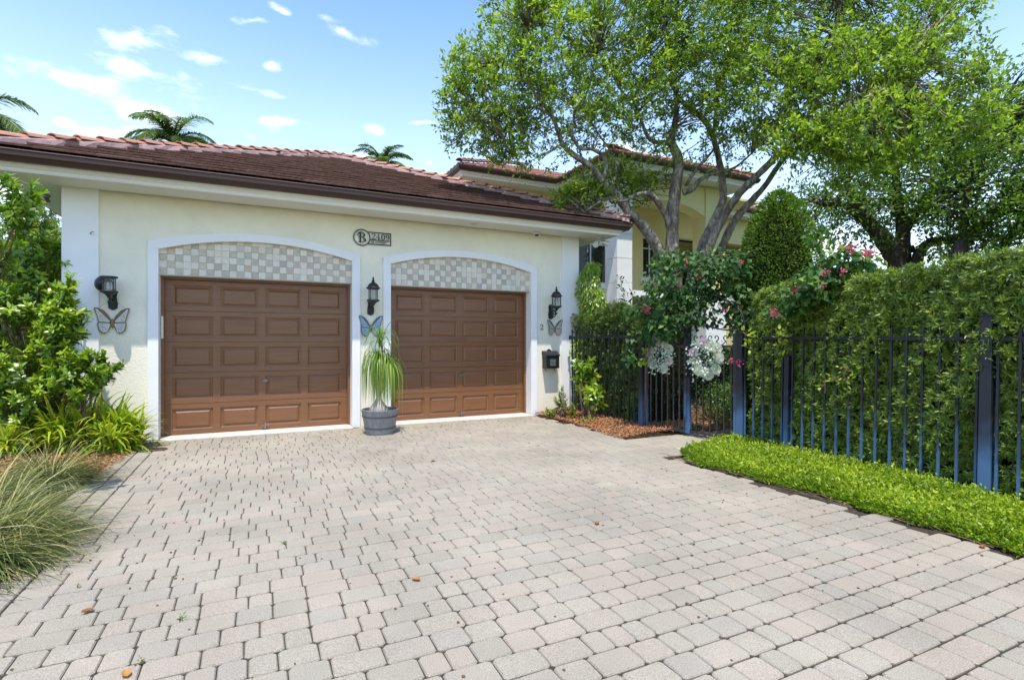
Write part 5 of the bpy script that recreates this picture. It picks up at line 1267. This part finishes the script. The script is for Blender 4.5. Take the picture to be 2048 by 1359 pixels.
# ---- low distant greenery so the garden closes off behind house and gate
def mass(name, label, cat, mat, boxes, n, lm, wm, tint, kind=None, group=None, core=True, base=None, shape='oval'):
    b0 = boxes[0]; root = thing(name, label, cat, base or ((b0[0]+b0[1])/2, (b0[2]+b0[3])/2, 0), group=group)
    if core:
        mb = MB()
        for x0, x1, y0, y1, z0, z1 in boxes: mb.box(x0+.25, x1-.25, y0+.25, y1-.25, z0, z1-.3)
        mb.build('shade_core', M['core'], root)
    P = []
    vol = np.array([(b[1]-b[0])*(b[3]-b[2])*(b[5]-b[4])**.5 for b in boxes]); vol = vol/vol.sum()
    for b, v in zip(boxes, vol):
        m = int(n*v); q = rng.uniform(0, 1, (m, 3)); ax = rng.integers(0, 3, m); sd = rng.integers(0, 2, m); sd[ax == 2] = 1
        q[np.arange(m), ax] = np.clip(sd+rng.normal(size=m)*.09*np.where(sd == 1, 1, 1), -.08, 1.08)
        P.append(np.stack([b[0]+q[:, 0]*(b[1]-b[0]), b[2]+q[:, 1]*(b[3]-b[2]), b[4]+q[:, 2]*(b[5]-b[4])], 1)+rng.normal(size=(m, 3))*.08)
    P = np.concatenate(P); m = len(P)
    leaf_obj('foliage', mat, root, P, rdirs(m, .6), rdirs(m, 1.5), lm*rng.uniform(.7, 1.3, m), wm*rng.uniform(.7, 1.3, m), np.clip(tint+rng.normal(size=m)*.2, 0, 1), shape, .2)
    return root
mass('garden_shrub', 'dark shrub mass in the garden behind the gate bars', 'shrub', M['box'], [(8.2, 12.5, 10.2, 11.4, 0, 1.15), (7.0, 8.6, 9.2, 10.4, 0, .9)], 20000, .07, .035, .35)
mass('garden_shrub', 'low leafy shrub in deep shade just inside the gate beside the path', 'shrub', M['clusia'], [(8.0, 10.5, 6.9, 7.7, 0, .55)], 7000, .06, .03, .15)
mass('boundary_trees', 'dark boundary trees beyond the house and hedge at the right edge of the garden', 'tree line', M['fartree'], [(17, 40, 8, 12, 0, 3.0), (22, 60, 12.5, 30, 0, 4)], 26000, .30, .15, .3)
mass('garden_hedge', 'tall green hedge and trees behind the left side of the garage', 'hedge', M['fartree'], [(-14, -3.6, 19, 22, 0, 4.2), (-18, -9, 12, 18, 0, 4.5)], 26000, .2, .1, .5)

# ---- podocarpus hedges: rosettes of narrow leaves on a clipped surface
def hedge(label, x_front, x_back, y0, y1, top, per, n_front, n_top, lm, wm, base, tint=.38, ytop=None):
    h = thing('hedge', label, 'hedge', base, group='clipped narrow-leaf hedges behind the fence')
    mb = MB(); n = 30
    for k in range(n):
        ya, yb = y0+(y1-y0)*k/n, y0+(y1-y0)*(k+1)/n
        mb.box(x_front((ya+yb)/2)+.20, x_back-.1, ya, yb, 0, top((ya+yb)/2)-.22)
    mb.build('shade_core', M['core'], h)
    ys_ = rng.uniform(y0-.05, y1+.05, n_front); zs = rng.uniform(.05, 1, n_front)**.95
    tops = np.array([top(v) for v in ys_]); xf = np.array([x_front(v) for v in ys_])
    lump = .06*np.sin(ys_*5.1+zs*6)+.05*np.sin(ys_*11+zs*13+1)
    dep = np.abs(rng.normal(size=n_front))*.075
    C = np.stack([xf+dep+lump*.5-.01, ys_, zs*tops], 1); A = np.stack([-np.ones(n_front), rng.normal(size=n_front)*.35, .45+rng.normal(size=n_front)*.3], 1)
    yt = rng.uniform(y0, y1, n_top); xt = rng.uniform(0, 1, n_top); ft = np.array([top(v) for v in yt]); xb = np.array([x_front(v) for v in yt])
    C2 = np.stack([xb+xt*(x_back-xb), yt, ft+.04*np.sin(yt*7)+.05*np.sin(yt*3.3+xt*5)-np.abs(rng.normal(size=n_top))*.07], 1); A2 = np.stack([rng.normal(size=n_top)*.4, rng.normal(size=n_top)*.4, np.ones(n_top)], 1)
    C = np.concatenate([C, C2]); A = np.concatenate([A, A2]); nn = len(C)
    depth = np.concatenate([dep, np.zeros(n_top)])
    tc_ = np.clip(tint+rng.normal(size=nn)*.13+(rng.uniform(0, 1, nn) < .22)*.36, 0, 1)
    P, D, Ax, Ll, Ww, tt = whorls(C, A, per, lm, wm, tc_)
    # youngest leaves in the middle of each rosette are paler
    tt = tt+.22*np.clip(np.sum(D*unit(Ax), 1)-.55, 0, 1)
    leaf_obj('foliage', M['podo'], h, P, D, Ax, Ll, Ww, tt, 'rhomb', .12)
    return h
def xf2(y):
    pts = [(.0, 5.62), (2.47, 5.98), (4.72, 6.31), (5.5, 6.40), (6.5, 6.6)]
    for (a, b), (c, d) in zip(pts, pts[1:]):
        if y <= c: return b+(d-b)*(y-a)/(c-a)+.05
    return pts[-1][1]+.05
hedge('long clipped hedge of narrow glossy leaves behind the blue fence', xf2, 7.6, .1, 5.35, lambda y: 2.28+.03*math.sin(y*3)-.05*max(0, y-4.2), 15, 9200, 2400, .066, .0145, (6.9, 2.7, 0), .64)
hedge('short dull green hedge behind the small fence next to the garage', lambda y: 6.06, 7.2, 7.35, 9.5, lambda y: 2.12-.06*max(0, y-8.6)+.07*math.sin(y*4), 13, 4200, 1300, .062, .010, (6.6, 8.4, 0), .34)

# ---- topiary column
tp = thing('topiary', 'tall round-topped topiary of tiny leaves between gate and hedge', 'topiary', (6.97, 5.55, 0))
TC = at(1558, 800, 8.25); tcx, tcy = TC.x, TC.y
prof = lambda z: .64 if z < 2.1 else max(.02, .64*max(0, 1-((z-2.1)/1.75)**2.2)**.62)
mb = MB(); mb.lathe([(max(.01, prof(z)-.14), z) for z in np.linspace(0, 3.66, 16)], (tcx, tcy, 0), 20); mb.build('shade_core', M['core'], tp)
n = 30000; z = rng.uniform(.1, 3.84, n); th = rng.uniform(0, 2*math.pi, n); rr = np.array([prof(v) for v in z])*(1+.05*np.sin(th*5+z*4))-np.abs(rng.normal(size=n))*.06+rng.normal(size=n)*.015
P = np.stack([tcx+rr*np.cos(th), tcy+rr*np.sin(th), z], 1); O = np.stack([np.cos(th), np.sin(th), np.full(n, .35)], 1)
clump = np.sin(th*9+z*3)*np.sin(z*11+th*4)
leaf_obj('foliage', M['box'], tp, P, unit(unit(O)+rdirs(n)*.7), rdirs(n, 1), rng.uniform(.034, .06, n), rng.uniform(.017, .028, n), .50+.2*clump+rng.normal(size=n)*.18, 'rhomb', .15)

# ---- lime ground cover along the fence
gc = thing('ground_cover', 'bright lime green ground cover strip between pavers and blue fence', 'ground cover', (5.5, 2.8, 0)); 
n = 62000; y = rng.uniform(.6, 5.62, n); u = rng.uniform(0, 1, n)
xl = 4.90+.04*np.sin(y*2.3)+.035*np.sin(y*6.1)+.025*np.sin(y*17)+.42*np.clip((y-4.9)/.75, 0, 1)**1.5; xr = np.interp(y, [.2, 2.47, 4.72, 5.62], [5.60, 5.94, 6.26, 6.34])
x = xl+(xr-xl)*u; hh = .15*np.sin(np.clip(u*1.15+.04, 0, 1)*math.pi*.5)**.55*(.86+.2*np.sin(x*9+y*5)*np.sin(y*8))*np.clip((5.7-y)/.25, .15, 1)
z = hh-np.abs(rng.normal(size=n))*.035+rng.uniform(0, 1, n)**6*.07+.025*np.sin(x*31+y*9)*np.sin(y*27-x*11)
z = np.where(u < .06, rng.uniform(.0, 1, n)*hh, z)
edge = np.clip(1-u/.16, 0, 1)
o = leaf_obj('leaves', M['cover_leaf'], gc, np.stack([x, y, np.maximum(z, .008)], 1), unit(rdirs(n, .9)+np.stack([-edge, 0*u, 0*u], 1)), rdirs(n, 1.8), rng.uniform(.026, .05, n), rng.uniform(.013, .023, n), .50+.16*np.sin(x*7)*np.sin(y*4)+rng.normal(size=n)*.28-.4*edge, 'rhomb', .12, kind=None)
gc['kind'] = 'stuff'; o['kind'] = 'stuff'
mb = MB(); 
for k in range(40):
    yy = R(.8, 5.2); xx = 4.84+R(-.03, .05); a = R(-.5, .5); L_ = R(.1, .4)
    mb.tube([(xx, yy, .01), (xx+R(-.03, .03), yy+L_*.5, R(.015, .04)), (xx+R(-.05, .03), yy+L_, .012)], [.004, .003, .002], 4)
o = mb.build('runners', M['stem'], gc); o['kind'] = 'stuff'

# ---- flowering vines
def vine(label, ells, n_leaf, flowers, stems, base, lm=.085, tint=.4, gname='flowering vines over the gate and hedge'):
    v = thing('flowering_vine', label, 'vine', base, group=gname)
    mb = MB()
    for st_ in stems: mb.tube([at(*p) for p in st_], [.016-.012*i/len(st_) for i in range(len(st_))], 6)
    mb.build('stem', M['stem'], v, smooth=True)
    tot = sum(e[6] for e in ells); Ps, Os = [], []
    for e in ells:
        c, r = ell_np(*e[:6]); C, O = in_ell(c, r, int(n_leaf*e[6]/tot), .35); Ps.append(C); Os.append(O)
    P = np.concatenate(Ps); O = np.concatenate(Os); n = len(P); D = unit(O*.5+rdirs(n)*.7+np.array([[0, 0, -.55]])); Nn = unit(O+rdirs(n, 1.2)*.6+np.array([[-.4, -.8, .3]])*.6)
    leaf_obj('foliage', M['vine'], v, P, D, Nn, lm*rng.uniform(.55, 1.25, n), lm*.8*rng.uniform(.55, 1.2, n), np.clip(tint+rng.normal(size=n)*.2+(rng.uniform(0, 1, n) < .08)*.4, 0, 1), 'heart', .12)
    for (fx_, fy_, fd, r, m) in flowers:
        c = np.array(at(fx_, fy_, fd)); C = c+rng.normal(size=(m, 3))*r*.5
        k = len(C)*4; Cr = np.repeat(C, 4, 0); Dn = rdirs(k)
        leaf_obj('blossom', M['flower'], v, Cr, Dn, rdirs(k), rng.uniform(.012, .022, k), rng.uniform(.010, .018, k), rng.uniform(0, 1, k), 'oval', .2)
    return v
vine('dark leafed vine with pink blossoms draped over the gate arbour', [(1370,560,95,60,8.5,.5,3),(1330,610,55,45,8.5,.4,1.6),(1430,545,60,55,8.3,.4,1.7),(1400,620,60,40,8.4,.35,1.1),(1345,650,60,30,8.5,.3,1.1),(1300,660,24,34,8.7,.2,.5),(1480,610,34,70,8.1,.35,1.2),(1475,530,40,34,8.1,.35,.8),(1340,520,40,25,8.5,.3,.5),(1265,625,26,18,8.7,.2,.25),(1490,690,20,40,7.9,.15,.3),(1262,700,10,45,8.7,.1,.22)],
     3000, [(1357,568,8.1,.055,40),(1293,618,8.3,.06,36),(1372,525,8.2,.06,26),(1330,535,8.4,.05,20),(1400,553,8.1,.05,20),(1481,725,7.75,.055,60),(1462,720,7.75,.035,24),(1448,620,8.0,.03,10),(1482,525,7.9,.05,24)],
     [[(1290,860,8.9), (1292,700,8.8), (1300,620,8.6), (1340,560,8.4), (1400,525,8.3), (1480,510,8.2)], [(1383,528,8.1), (1430,512,8.1), (1490,508,8.0), (1560,480,8.0)], [(1486,860,7.9), (1490,700,7.9), (1480,600,8.0), (1470,540,8.1)], [(1400,650,8.3), (1420,600,8.3), (1440,560,8.3)]], (6.2, 6.4, 0))
vine('green vine spray with pink blossoms spilling over the hedge beside the topiary', [(1640,570,66,40,6.5,.25,2.2),(1690,520,50,26,6.4,.25,1.1),(1595,600,40,24,6.65,.2,.9),(1560,625,26,14,6.75,.2,.35),(1640,480,22,34,6.8,.2,.25),(1735,525,30,12,6.2,.2,.3)],
     1150, [(1648,548,6.3,.055,36),(1700,497,6.2,.06,40),(1733,509,6.1,.06,36),(1612,572,6.4,.05,30),(1593,580,6.45,.05,30),(1550,625,6.6,.06,34),(1685,543,6.1,.04,16),(1745,505,6.0,.04,20),(1640,572,6.25,.05,26)],
     [[(1560,640,7.3), (1620,590,7.2), (1680,540,7.2), (1740,500,7.2)], [(1600,640,7.4), (1640,560,7.4), (1645,470,7.4)]], (7.0, 4.4, 0), .085, .55)
# small light shoots poking through the fence
def sprig(label, spots, lm, wm, mat, tint, base, up=.3, name='vine_shoot', cat='vine shoot', shape='oval', group=None, spread=.12):
    v = thing(name, label, cat, base, group=group); P, D, N2, Ll, Ww, T2 = [], [], [], [], [], []
    mb = MB()
    for (a, b, d, n, r) in spots:
        c = np.array(at(a, b, d)); off = rng.normal(size=(n, 3))*r; P.append(c+off*.6); D.append(unit(off+rdirs(n, up)*.08+np.array([[0, 0, -.02]]))); N2.append(rdirs(n, 1.5)); Ll.append(lm*rng.uniform(.7, 1.2, n)); Ww.append(wm*rng.uniform(.8, 1.2, n)); T2.append(np.clip(tint+rng.normal(size=n)*.12, 0, 1))
        for k in range(min(n, 8)): mb.tube([Vector(c), Vector(c+off[k]*.6)], .0025, 4)
    mb.build('stem', M['stem'], v)
    leaf_obj('foliage', mat, v, np.concatenate(P), np.concatenate(D), np.concatenate(N2), np.concatenate(Ll), np.concatenate(Ww), np.concatenate(T2), shape, .12); return v
sprig('yellow green leafy shoot at the gate post left of the smaller wreath', [(1286, 710, 8.6, 9, .05), (1280, 722, 8.6, 8, .05)], .10, .05, M['ginger'], .25, (5.9, 7.1, 0))
sprig('pale yellow green shoots on the gate post beside the topiary', [(1490, 670, 7.6, 12, .07), (1560, 675, 7.0, 12, .07), (1575, 690, 7.0, 8, .06), (1505, 690, 7.6, 6, .05)], .09, .045, M['clusia'], .95, (6.3, 5.5, 0))
sprig('light green weed shoots in the middle of the long hedge', [(1650, 765, 6.3, 16, .09), (1695, 735, 6.1, 22, .09), (1690, 760, 6.1, 18, .09)], .055, .022, M['clusia'], .85, (6.3, 4.1, 0))

# ---- shrubs with glossy paddle leaves, in whorled shoots
def paddle_shrub(label, shoots, per, lm, wm, mat, base, stems=True, tint=.66, name='shrub', cat='shrub', group=None, open_=1.0, tv=.16, droop=0):
    s_ = thing(name, label, cat, base, group=group); bx = Vector(base)
    C, A, T2 = [], [], []; mb = MB()
    for (p, a, ln, k) in shoots:
        p = Vector(p); a = Vector(a).normalized(); t0 = tint+random.gauss(0, tv)
        for j in range(k):
            C.append(p-a*ln*(1-j/max(k-1, 1))); A.append(a+Vector((R(-.15, .15), R(-.15, .15), 0))); T2.append(t0-.32+.42*j/max(k-1, 1))
        if stems: mb.tube([p-a*ln*1.0, p], [.006, .003], 4, cap=False)
        if stems and random.random() < .35: mb.tube([bx+Vector((R(-.15, .15), R(-.15, .15), 0)), (bx+p)/2+Vector((R(-.1, .1), R(-.1, .1), .1)), p-a*ln*.9], [.014, .010, .005], 5, cap=False)
    if stems: mb.build('stem', M['stem'], s_, fix=False)
    P, D, Ax, Ll, Ww, tt = whorls(np.array(C), np.array([tuple(a) for a in A]), per, lm, wm, np.array(T2), open_)
    leaf_obj('foliage', mat, s_, P, D, Ax+rdirs(len(P))*.25, Ll, Ww, np.clip(tt, 0, 1), 'oval', .14, droop); return s_
def shoots_in(px_, py_, rx, ry, d, rd, n, up=1.0, ln=(.12, .3), k=5):
    c, r = ell_np(px_, py_, rx, ry, d, rd); C, O = in_ell(c, r, n, .3)
    return [(tuple(C[i]), (O[i][0]*.7+R(-.2, .2), O[i][1]*.7-.15, O[i][2]*.5+up*.75), R(*ln), k) for i in range(n)]
sh = shoots_in(60, 520, 75, 70, 7.6, .5, 60)+shoots_in(40, 620, 90, 70, 7.3, .5, 80)+shoots_in(130, 660, 50, 60, 7.1, .3, 46)+shoots_in(60, 730, 90, 60, 7.1, .4, 60)+shoots_in(150, 745, 40, 50, 7.0, .25, 34)+shoots_in(60, 800, 90, 50, 7.1, .35, 40)+shoots_in(130, 590, 25, 50, 7.1, .2, 18)
b_ = at(90, 890, 7.6)
paddle_shrub('tall glossy light green shrub against the left pilaster', sh, 7, .105, .036, M['clusia'], (b_.x, b_.y, 0))
sh = shoots_in(208, 735, 34, 34, 7.25, .16, 24, .7)+shoots_in(182, 765, 30, 25, 7.2, .18, 12, .6)
b_ = at(165, 890, 7.2)
paddle_shrub('small paddle-leaved branch leaning in front of the butterfly wall', sh, 7, .085, .034, M['clusia'], (b_.x, b_.y, 0), tint=.5)
sh = shoots_in(40, 400, 42, 45, 4.6, .2, 12, .8, (.15, .3), 6)+shoots_in(-30, 500, 60, 60, 4.6, .3, 12)+[(tuple(at(78, 385, 4.5)), (.75, .1, .6), .34, 9), (tuple(at(12, 355, 4.5)), (.5, 0, .9), .25, 7)]
b_ = at(-160, 900, 4.7)
paddle_shrub('near shrub branch reaching in at the left edge under the eave', sh, 8, .095, .032, M['clusia'], (b_.x, b_.y, 0), tint=.55)
# fine feathery shrub further back under the left eave
bb = shoots_in(60, 440, 60, 55, 11.2, .8, 120, .2, (.1, .3), 5)+shoots_in(95, 500, 45, 60, 11.2, .7, 90, .2)+shoots_in(20, 500, 60, 90, 11.2, .7, 90, .2)
b_ = at(60, 830, 11.2)
paddle_shrub('feathery yellow green bamboo-like shrub behind the left corner of the garage', bb, 8, .12, .018, M['ginger'], (b_.x, b_.y, 0), tint=.30, name='bamboo_shrub', open_=1.3, droop=.35)
# low long-leaved plants at the foot of the wall
def rosette_plants(label, spots, n, lm, wm, mat, tint, name, cat, group=None, e0=.25, e1=1.35, droop=.55, seg=5):
    outs = []
    for lab, (x, y, s_) in zip(label, spots):
        r = thing(name, lab, cat, (x, y, 0), group=group); st, dr, ln, wd, ti, dp = [], [], [], [], [], []
        for k in range(n):
            a = R(0, 6.283); e = R(e0, e1); h = R(0, .35)*s_
            st.append((x+R(-.10, .10)*s_, y+R(-.10, .10)*s_, h)); dr.append((math.cos(a)*math.cos(e), math.sin(a)*math.cos(e), math.sin(e))); ln.append(R(.6, 1.15)*lm*s_); wd.append(wm*R(.7, 1.2)); ti.append(random.gauss(tint, .2)); dp.append(R(.3, 1.2)*droop)
        blade_strips('leaves', mat, r, st, dr, ln, wd, np.array(dp), np.array(ti), seg=seg)
        outs.append(r)
    return outs
sp = []; labs = []
for i, (a, b, d, s_) in enumerate([(120, 893, 7.2, 1.05), (165, 890, 7.3, 1.1), (205, 888, 7.35, 1.15), (240, 886, 7.4, 1.05), (268, 884, 7.5, .85), (100, 885, 7.45, .95), (225, 902, 7.1, .7), (15, 905, 6.9, .7)]):
    p = at(a, b, d); sp.append((p.x, p.y, s_))
labs = ['long leaved plant under the glossy shrub, second from the left edge', 'long leaved plant below the leaning branch', 'large yellow green plant midway along the left wall foot', 'yellow green plant third nearest the door surround', 'yellowing plant right beside the white door surround', 'long leaved plant behind the others under the tall shrub', 'small long leaved plant in front, over the fountain grass', 'small yellowing plant at the left edge on the mulch']
rosette_plants(labs, sp, 130, .54, .048, M['ginger'], .55, 'ginger_plant', 'plant', 'long leaved plants along the foot of the left wall', .2, 1.4, .5)
# fountain grass tufts
gs = []
for (x, y, s_) in [(-1.78, 5.25, 1.0), (-2.05, 4.55, 1.1), (-1.62, 4.75, .75), (-2.20, 5.95, 1.0), (-1.95, 7.2, .8), (-2.55, 5.2, 1.1)]: gs.append((x, y, s_))
labs = ['big fountain grass tuft spilling over the pavers, middle of the row', 'fountain grass tuft at the lower left corner of the drive', 'low fountain grass tuft nearest the camera on the paver edge', 'fountain grass tuft behind the biggest one beside the kerb', 'small fountain grass tuft in front of the mulch bed and door corner', 'fountain grass tuft furthest from the pavers at the left edge']
for lab, (x, y, s_) in zip(labs, gs):
    r = thing('fountain_grass', lab, 'ornamental grass', (x, y, 0), group='fountain grass tufts along the drive'); n = int(1500*s_)
    a = rng.uniform(0, 2*math.pi, n); e = rng.uniform(.10, 1.05, n); rad = rng.uniform(0, .16, n)
    st = np.stack([x+rad*np.cos(a), y+rad*np.sin(a), np.zeros(n)], 1); dr = np.stack([np.cos(a)*np.cos(e)+.22, np.sin(a)*np.cos(e)-.05, np.sin(e)], 1)
    blade_strips('blades', M['grass'], r, st, dr, rng.uniform(.45, 1.0, n)*s_, rng.uniform(.0035, .0085, n), rng.uniform(.15, .6, n), np.clip(rng.normal(.38, .34, n), 0, 1), seg=7, jitter=.075)
# slender light shrub in front of the tall window, and plants at the small fence
n = 2600; z = rng.uniform(1.2, 3.2, n); th = rng.uniform(0, 6.283, n); pr = .42*np.sqrt(np.clip((3.35-z)/1.8, .02, 1)); rr = pr*np.sqrt(rng.uniform(.1, 1, n))
fc = at(1186, 650, 11.3); fr = thing('weeping_shrub', 'slender bright green weeping shrub between garage corner and the white pillar', 'shrub', (fc.x, fc.y, 0))
mb = MB(); mb.tube([(fc.x, fc.y, 0), (fc.x+.03, fc.y, 1.5), (fc.x-.05, fc.y, 2.4), (fc.x, fc.y, 3.3)], [.035, .03, .02, .006], 6); mb.tube([(fc.x, fc.y, .8), (fc.x-.2, fc.y, 1.6), (fc.x-.25, fc.y, 2.9)], [.02, .014, .005], 5); mb.build('stem', M['stem'], fr, smooth=True)
P = np.stack([fc.x+rr*np.cos(th)+.12*np.sin(z*4), fc.y+rr*np.sin(th), z], 1)
leaf_obj('foliage', M['clusia'], fr, P, unit(np.stack([np.cos(th)*.5, np.sin(th)*.5, np.full(n, -.9)], 1)+rdirs(n)*.35), rdirs(n, 1)+np.array([[-.4, -.8, 0]]), rng.uniform(.06, .10, n), rng.uniform(.025, .038, n), np.clip(rng.normal(.62, .2, n), 0, 1), 'oval', .12)
sh = shoots_in(1172, 745, 28, 38, 10.0, .2, 22, .6, (.08, .2), 4)+shoots_in(1190, 790, 25, 25, 9.8, .2, 16, .5, (.08, .2), 4)
b_ = at(1178, 850, 9.8)
paddle_shrub('bright green leafy bush poking through the small fence near the mailbox', sh, 6, .13, .05, M['clusia'], (b_.x, b_.y, 0), tint=.62, open_=1.2)
sh = shoots_in(1122, 800, 16, 30, 10.4, .15, 26, 1.0, (.06, .15), 4)+shoots_in(1145, 818, 16, 16, 10.0, .15, 18, .8, (.06, .15), 3)+shoots_in(1100, 825, 14, 10, 10.3, .12, 14, .6, (.05, .1), 3)
b_ = at(1122, 838, 10.3)
paddle_shrub('wispy low bush at the wall corner under the mailbox', sh, 8, .06, .011, M['ginger'], (b_.x, b_.y, 0), tint=.15, open_=1.2)
sprig('little bright weed tuft in the orange mulch', [(1172, 843, 9.6, 40, .07), (1182, 838, 9.6, 24, .05)], .07, .012, M['clusia'], .7, (5.35, 8.1, 0), .6, 'weed_tuft', 'weed')
# dark sprig in front of the pillar
sprig('dark arching twig with small leaves in front of the white pillar base', [(1243, 575, 9.6, 14, .05), (1248, 598, 9.6, 18, .09), (1256, 605, 9.5, 14, .09), (1265, 592, 9.5, 16, .07), (1240, 558, 9.6, 10, .05), (1275, 605, 9.4, 12, .07)], .075, .035, M['vine'], .12, (7.3, 8.2, 0), -.1, 'twig', 'twig')

# ---- palms
def palm(label, crown_c, fl, n, base_z=0, seed=1, lean=0, elev=(-.2, 1.3), arc=None):
    rnd = random.Random(seed); c = Vector(crown_c); t = thing('coconut_palm', label, 'palm', (c.x, c.y, 0), group='palms behind the roofs')
    mb = MB(); mb.tube([(c.x+lean, c.y, 0), (c.x+lean*.4, c.y, c.z*.5), (c.x, c.y, c.z)], [.2, .15, .12], 10); mb.build('trunk', M['bark'], t, smooth=True)
    for i in range(n):
        a = 2*math.pi*i/n+rnd.uniform(-.25, .25) if arc is None else rnd.uniform(*arc); e = rnd.uniform(*elev)
        d = Vector((math.cos(a)*math.cos(e), math.sin(a)*math.cos(e), math.sin(e))); p = c.copy(); pts = [p.copy()]; L_ = fl*rnd.uniform(.8, 1.1); seg = 12
        for k in range(seg):
            d = (d+Vector((0, 0, -.10-.05*k*.3))).normalized(); p = p+d*L_/seg; pts.append(p.copy())
        mb = MB(); mb.tube(pts, [.03*(1-k/seg)+.006 for k in range(seg+1)], 5, cap=False); fr_ = mb.build('frond', M['palm'], t)
        st, dr, ln, wd, dp, ti = [], [], [], [], [], []
        for k in range(84):
            u = .12+.86*k/84; f = u*seg; j = min(int(f), seg-1); q = pts[j].lerp(pts[j+1], f-j); tg = (pts[j+1]-pts[j]).normalized(); side = tg.cross(Vector((0, 0, 1))).normalized()
            for s_ in (-1, 1):
                st.append(q); dr.append(side*s_*.85+tg*.7+Vector((0, 0, rnd.uniform(-.25, .15)))); ln.append(fl*.24*math.sin(math.pi*min(1, u*.9+.12))**.6*rnd.uniform(.85, 1.1)); wd.append(.035); dp.append(rnd.uniform(.15, .45)); ti.append(rnd.gauss(.42, .18))
        blade_strips('leaflets', M['palm'], fr_, st, dr, ln, wd, np.array(dp), np.array(ti), seg=3)
    return t
palm('coconut palm with the widest crown rising behind the garage ridge', at(345, 285, 24), 2.6, 27, seed=3, elev=(-.1, 1.25))
palm('small palm top peeking over the garage roof peak', at(766, 332, 27), 1.8, 21, seed=5, elev=(.3, 1.4))
palm('palm with a drooping frond at the far left edge', at(-62, 228, 15), 2.3, 15, seed=8, elev=(.1, 1.0))
palm('green palm head seen through the loggia arch', at(1385, 462, 30), 1.7, 13, seed=9, elev=(.1, 1.3))

# ---- stray leaves and weeds on the pavers
for (a, b, lab, tnt) in [(832, 1160, 'curled yellow brown leaf on the pavers mid foreground', .6), (1194, 1048, 'small orange leaf on the pavers, right of centre', .2), (253, 1351, 'brown cupped leaf at the bottom edge left of centre', .9), (175, 1224, 'dry brown leaf on the pavers near the grass', .1), (866, 922, 'tan leaf on the pavers in front of the planter', .8), (1965, 1095, 'orange dead leaf at the edge of the ground cover', .2)]:
    d = 1.5*1062/(b-683); c = at(a, b, d); t = thing('fallen_leaf', lab, 'leaf', (c.x, c.y, 0))
    mb = MB(); L_ = .034; r0 = R(0, 6.28); vs = []
    for i in range(5):
        u = -1+i*.5
        for j in range(5):
            v = -1+j*.5; w = math.sqrt(max(0, 1-u*u)); vs.append((c.x+math.cos(r0)*u*L_-math.sin(r0)*v*w*L_*.55, c.y+math.sin(r0)*u*L_+math.cos(r0)*v*w*L_*.55, .006+.012*(v*w)**2+.010*u*u))
    mb.add(vs, [(i*5+j, (i+1)*5+j, (i+1)*5+j+1, i*5+j+1) for i in range(4) for j in range(4)]); mb.t = [tnt]*25
    mb.build('blade', M['dryleaf'], t, smooth=True)
for i, (a, b, lab) in enumerate([(158, 1175, 'tiny weed between pavers by the grass tuft'), (280, 1325, 'tiny weed at the bottom edge beside the brown leaf'), (360, 1238, 'tiny moss sprout between pavers left of centre'), (570, 1087, 'tiny green sprout in a paver joint further up')]):
    d = 1.5*1062/(b-683); c = at(a, b, d)
    sprig(lab, [(a, b, d, 18, .018)], .022, .010, M['box'], .6, (c.x, c.y, 0), .9, 'weed', 'weed', 'rhomb')
# twigs and crumbs of litter
mb = MB()
for k in range(420):
    x, y = R(-1.2, 4.9), R(1.8, 9.4)
    if random.random() < .5: y = 9.4-abs(random.gauss(0, .9)); x = R(-.5, 5)
    s_ = R(.003, .009); mb.box(x-s_, x+s_*R(.4, 1), y-s_, y+s_*R(.3, 1), .001, .003+s_*.5)
o = mb.build('litter', M['stem'], None, fix=False); o['kind'] = 'stuff'; o['label'] = 'specks of leaf litter scattered over the pavers'
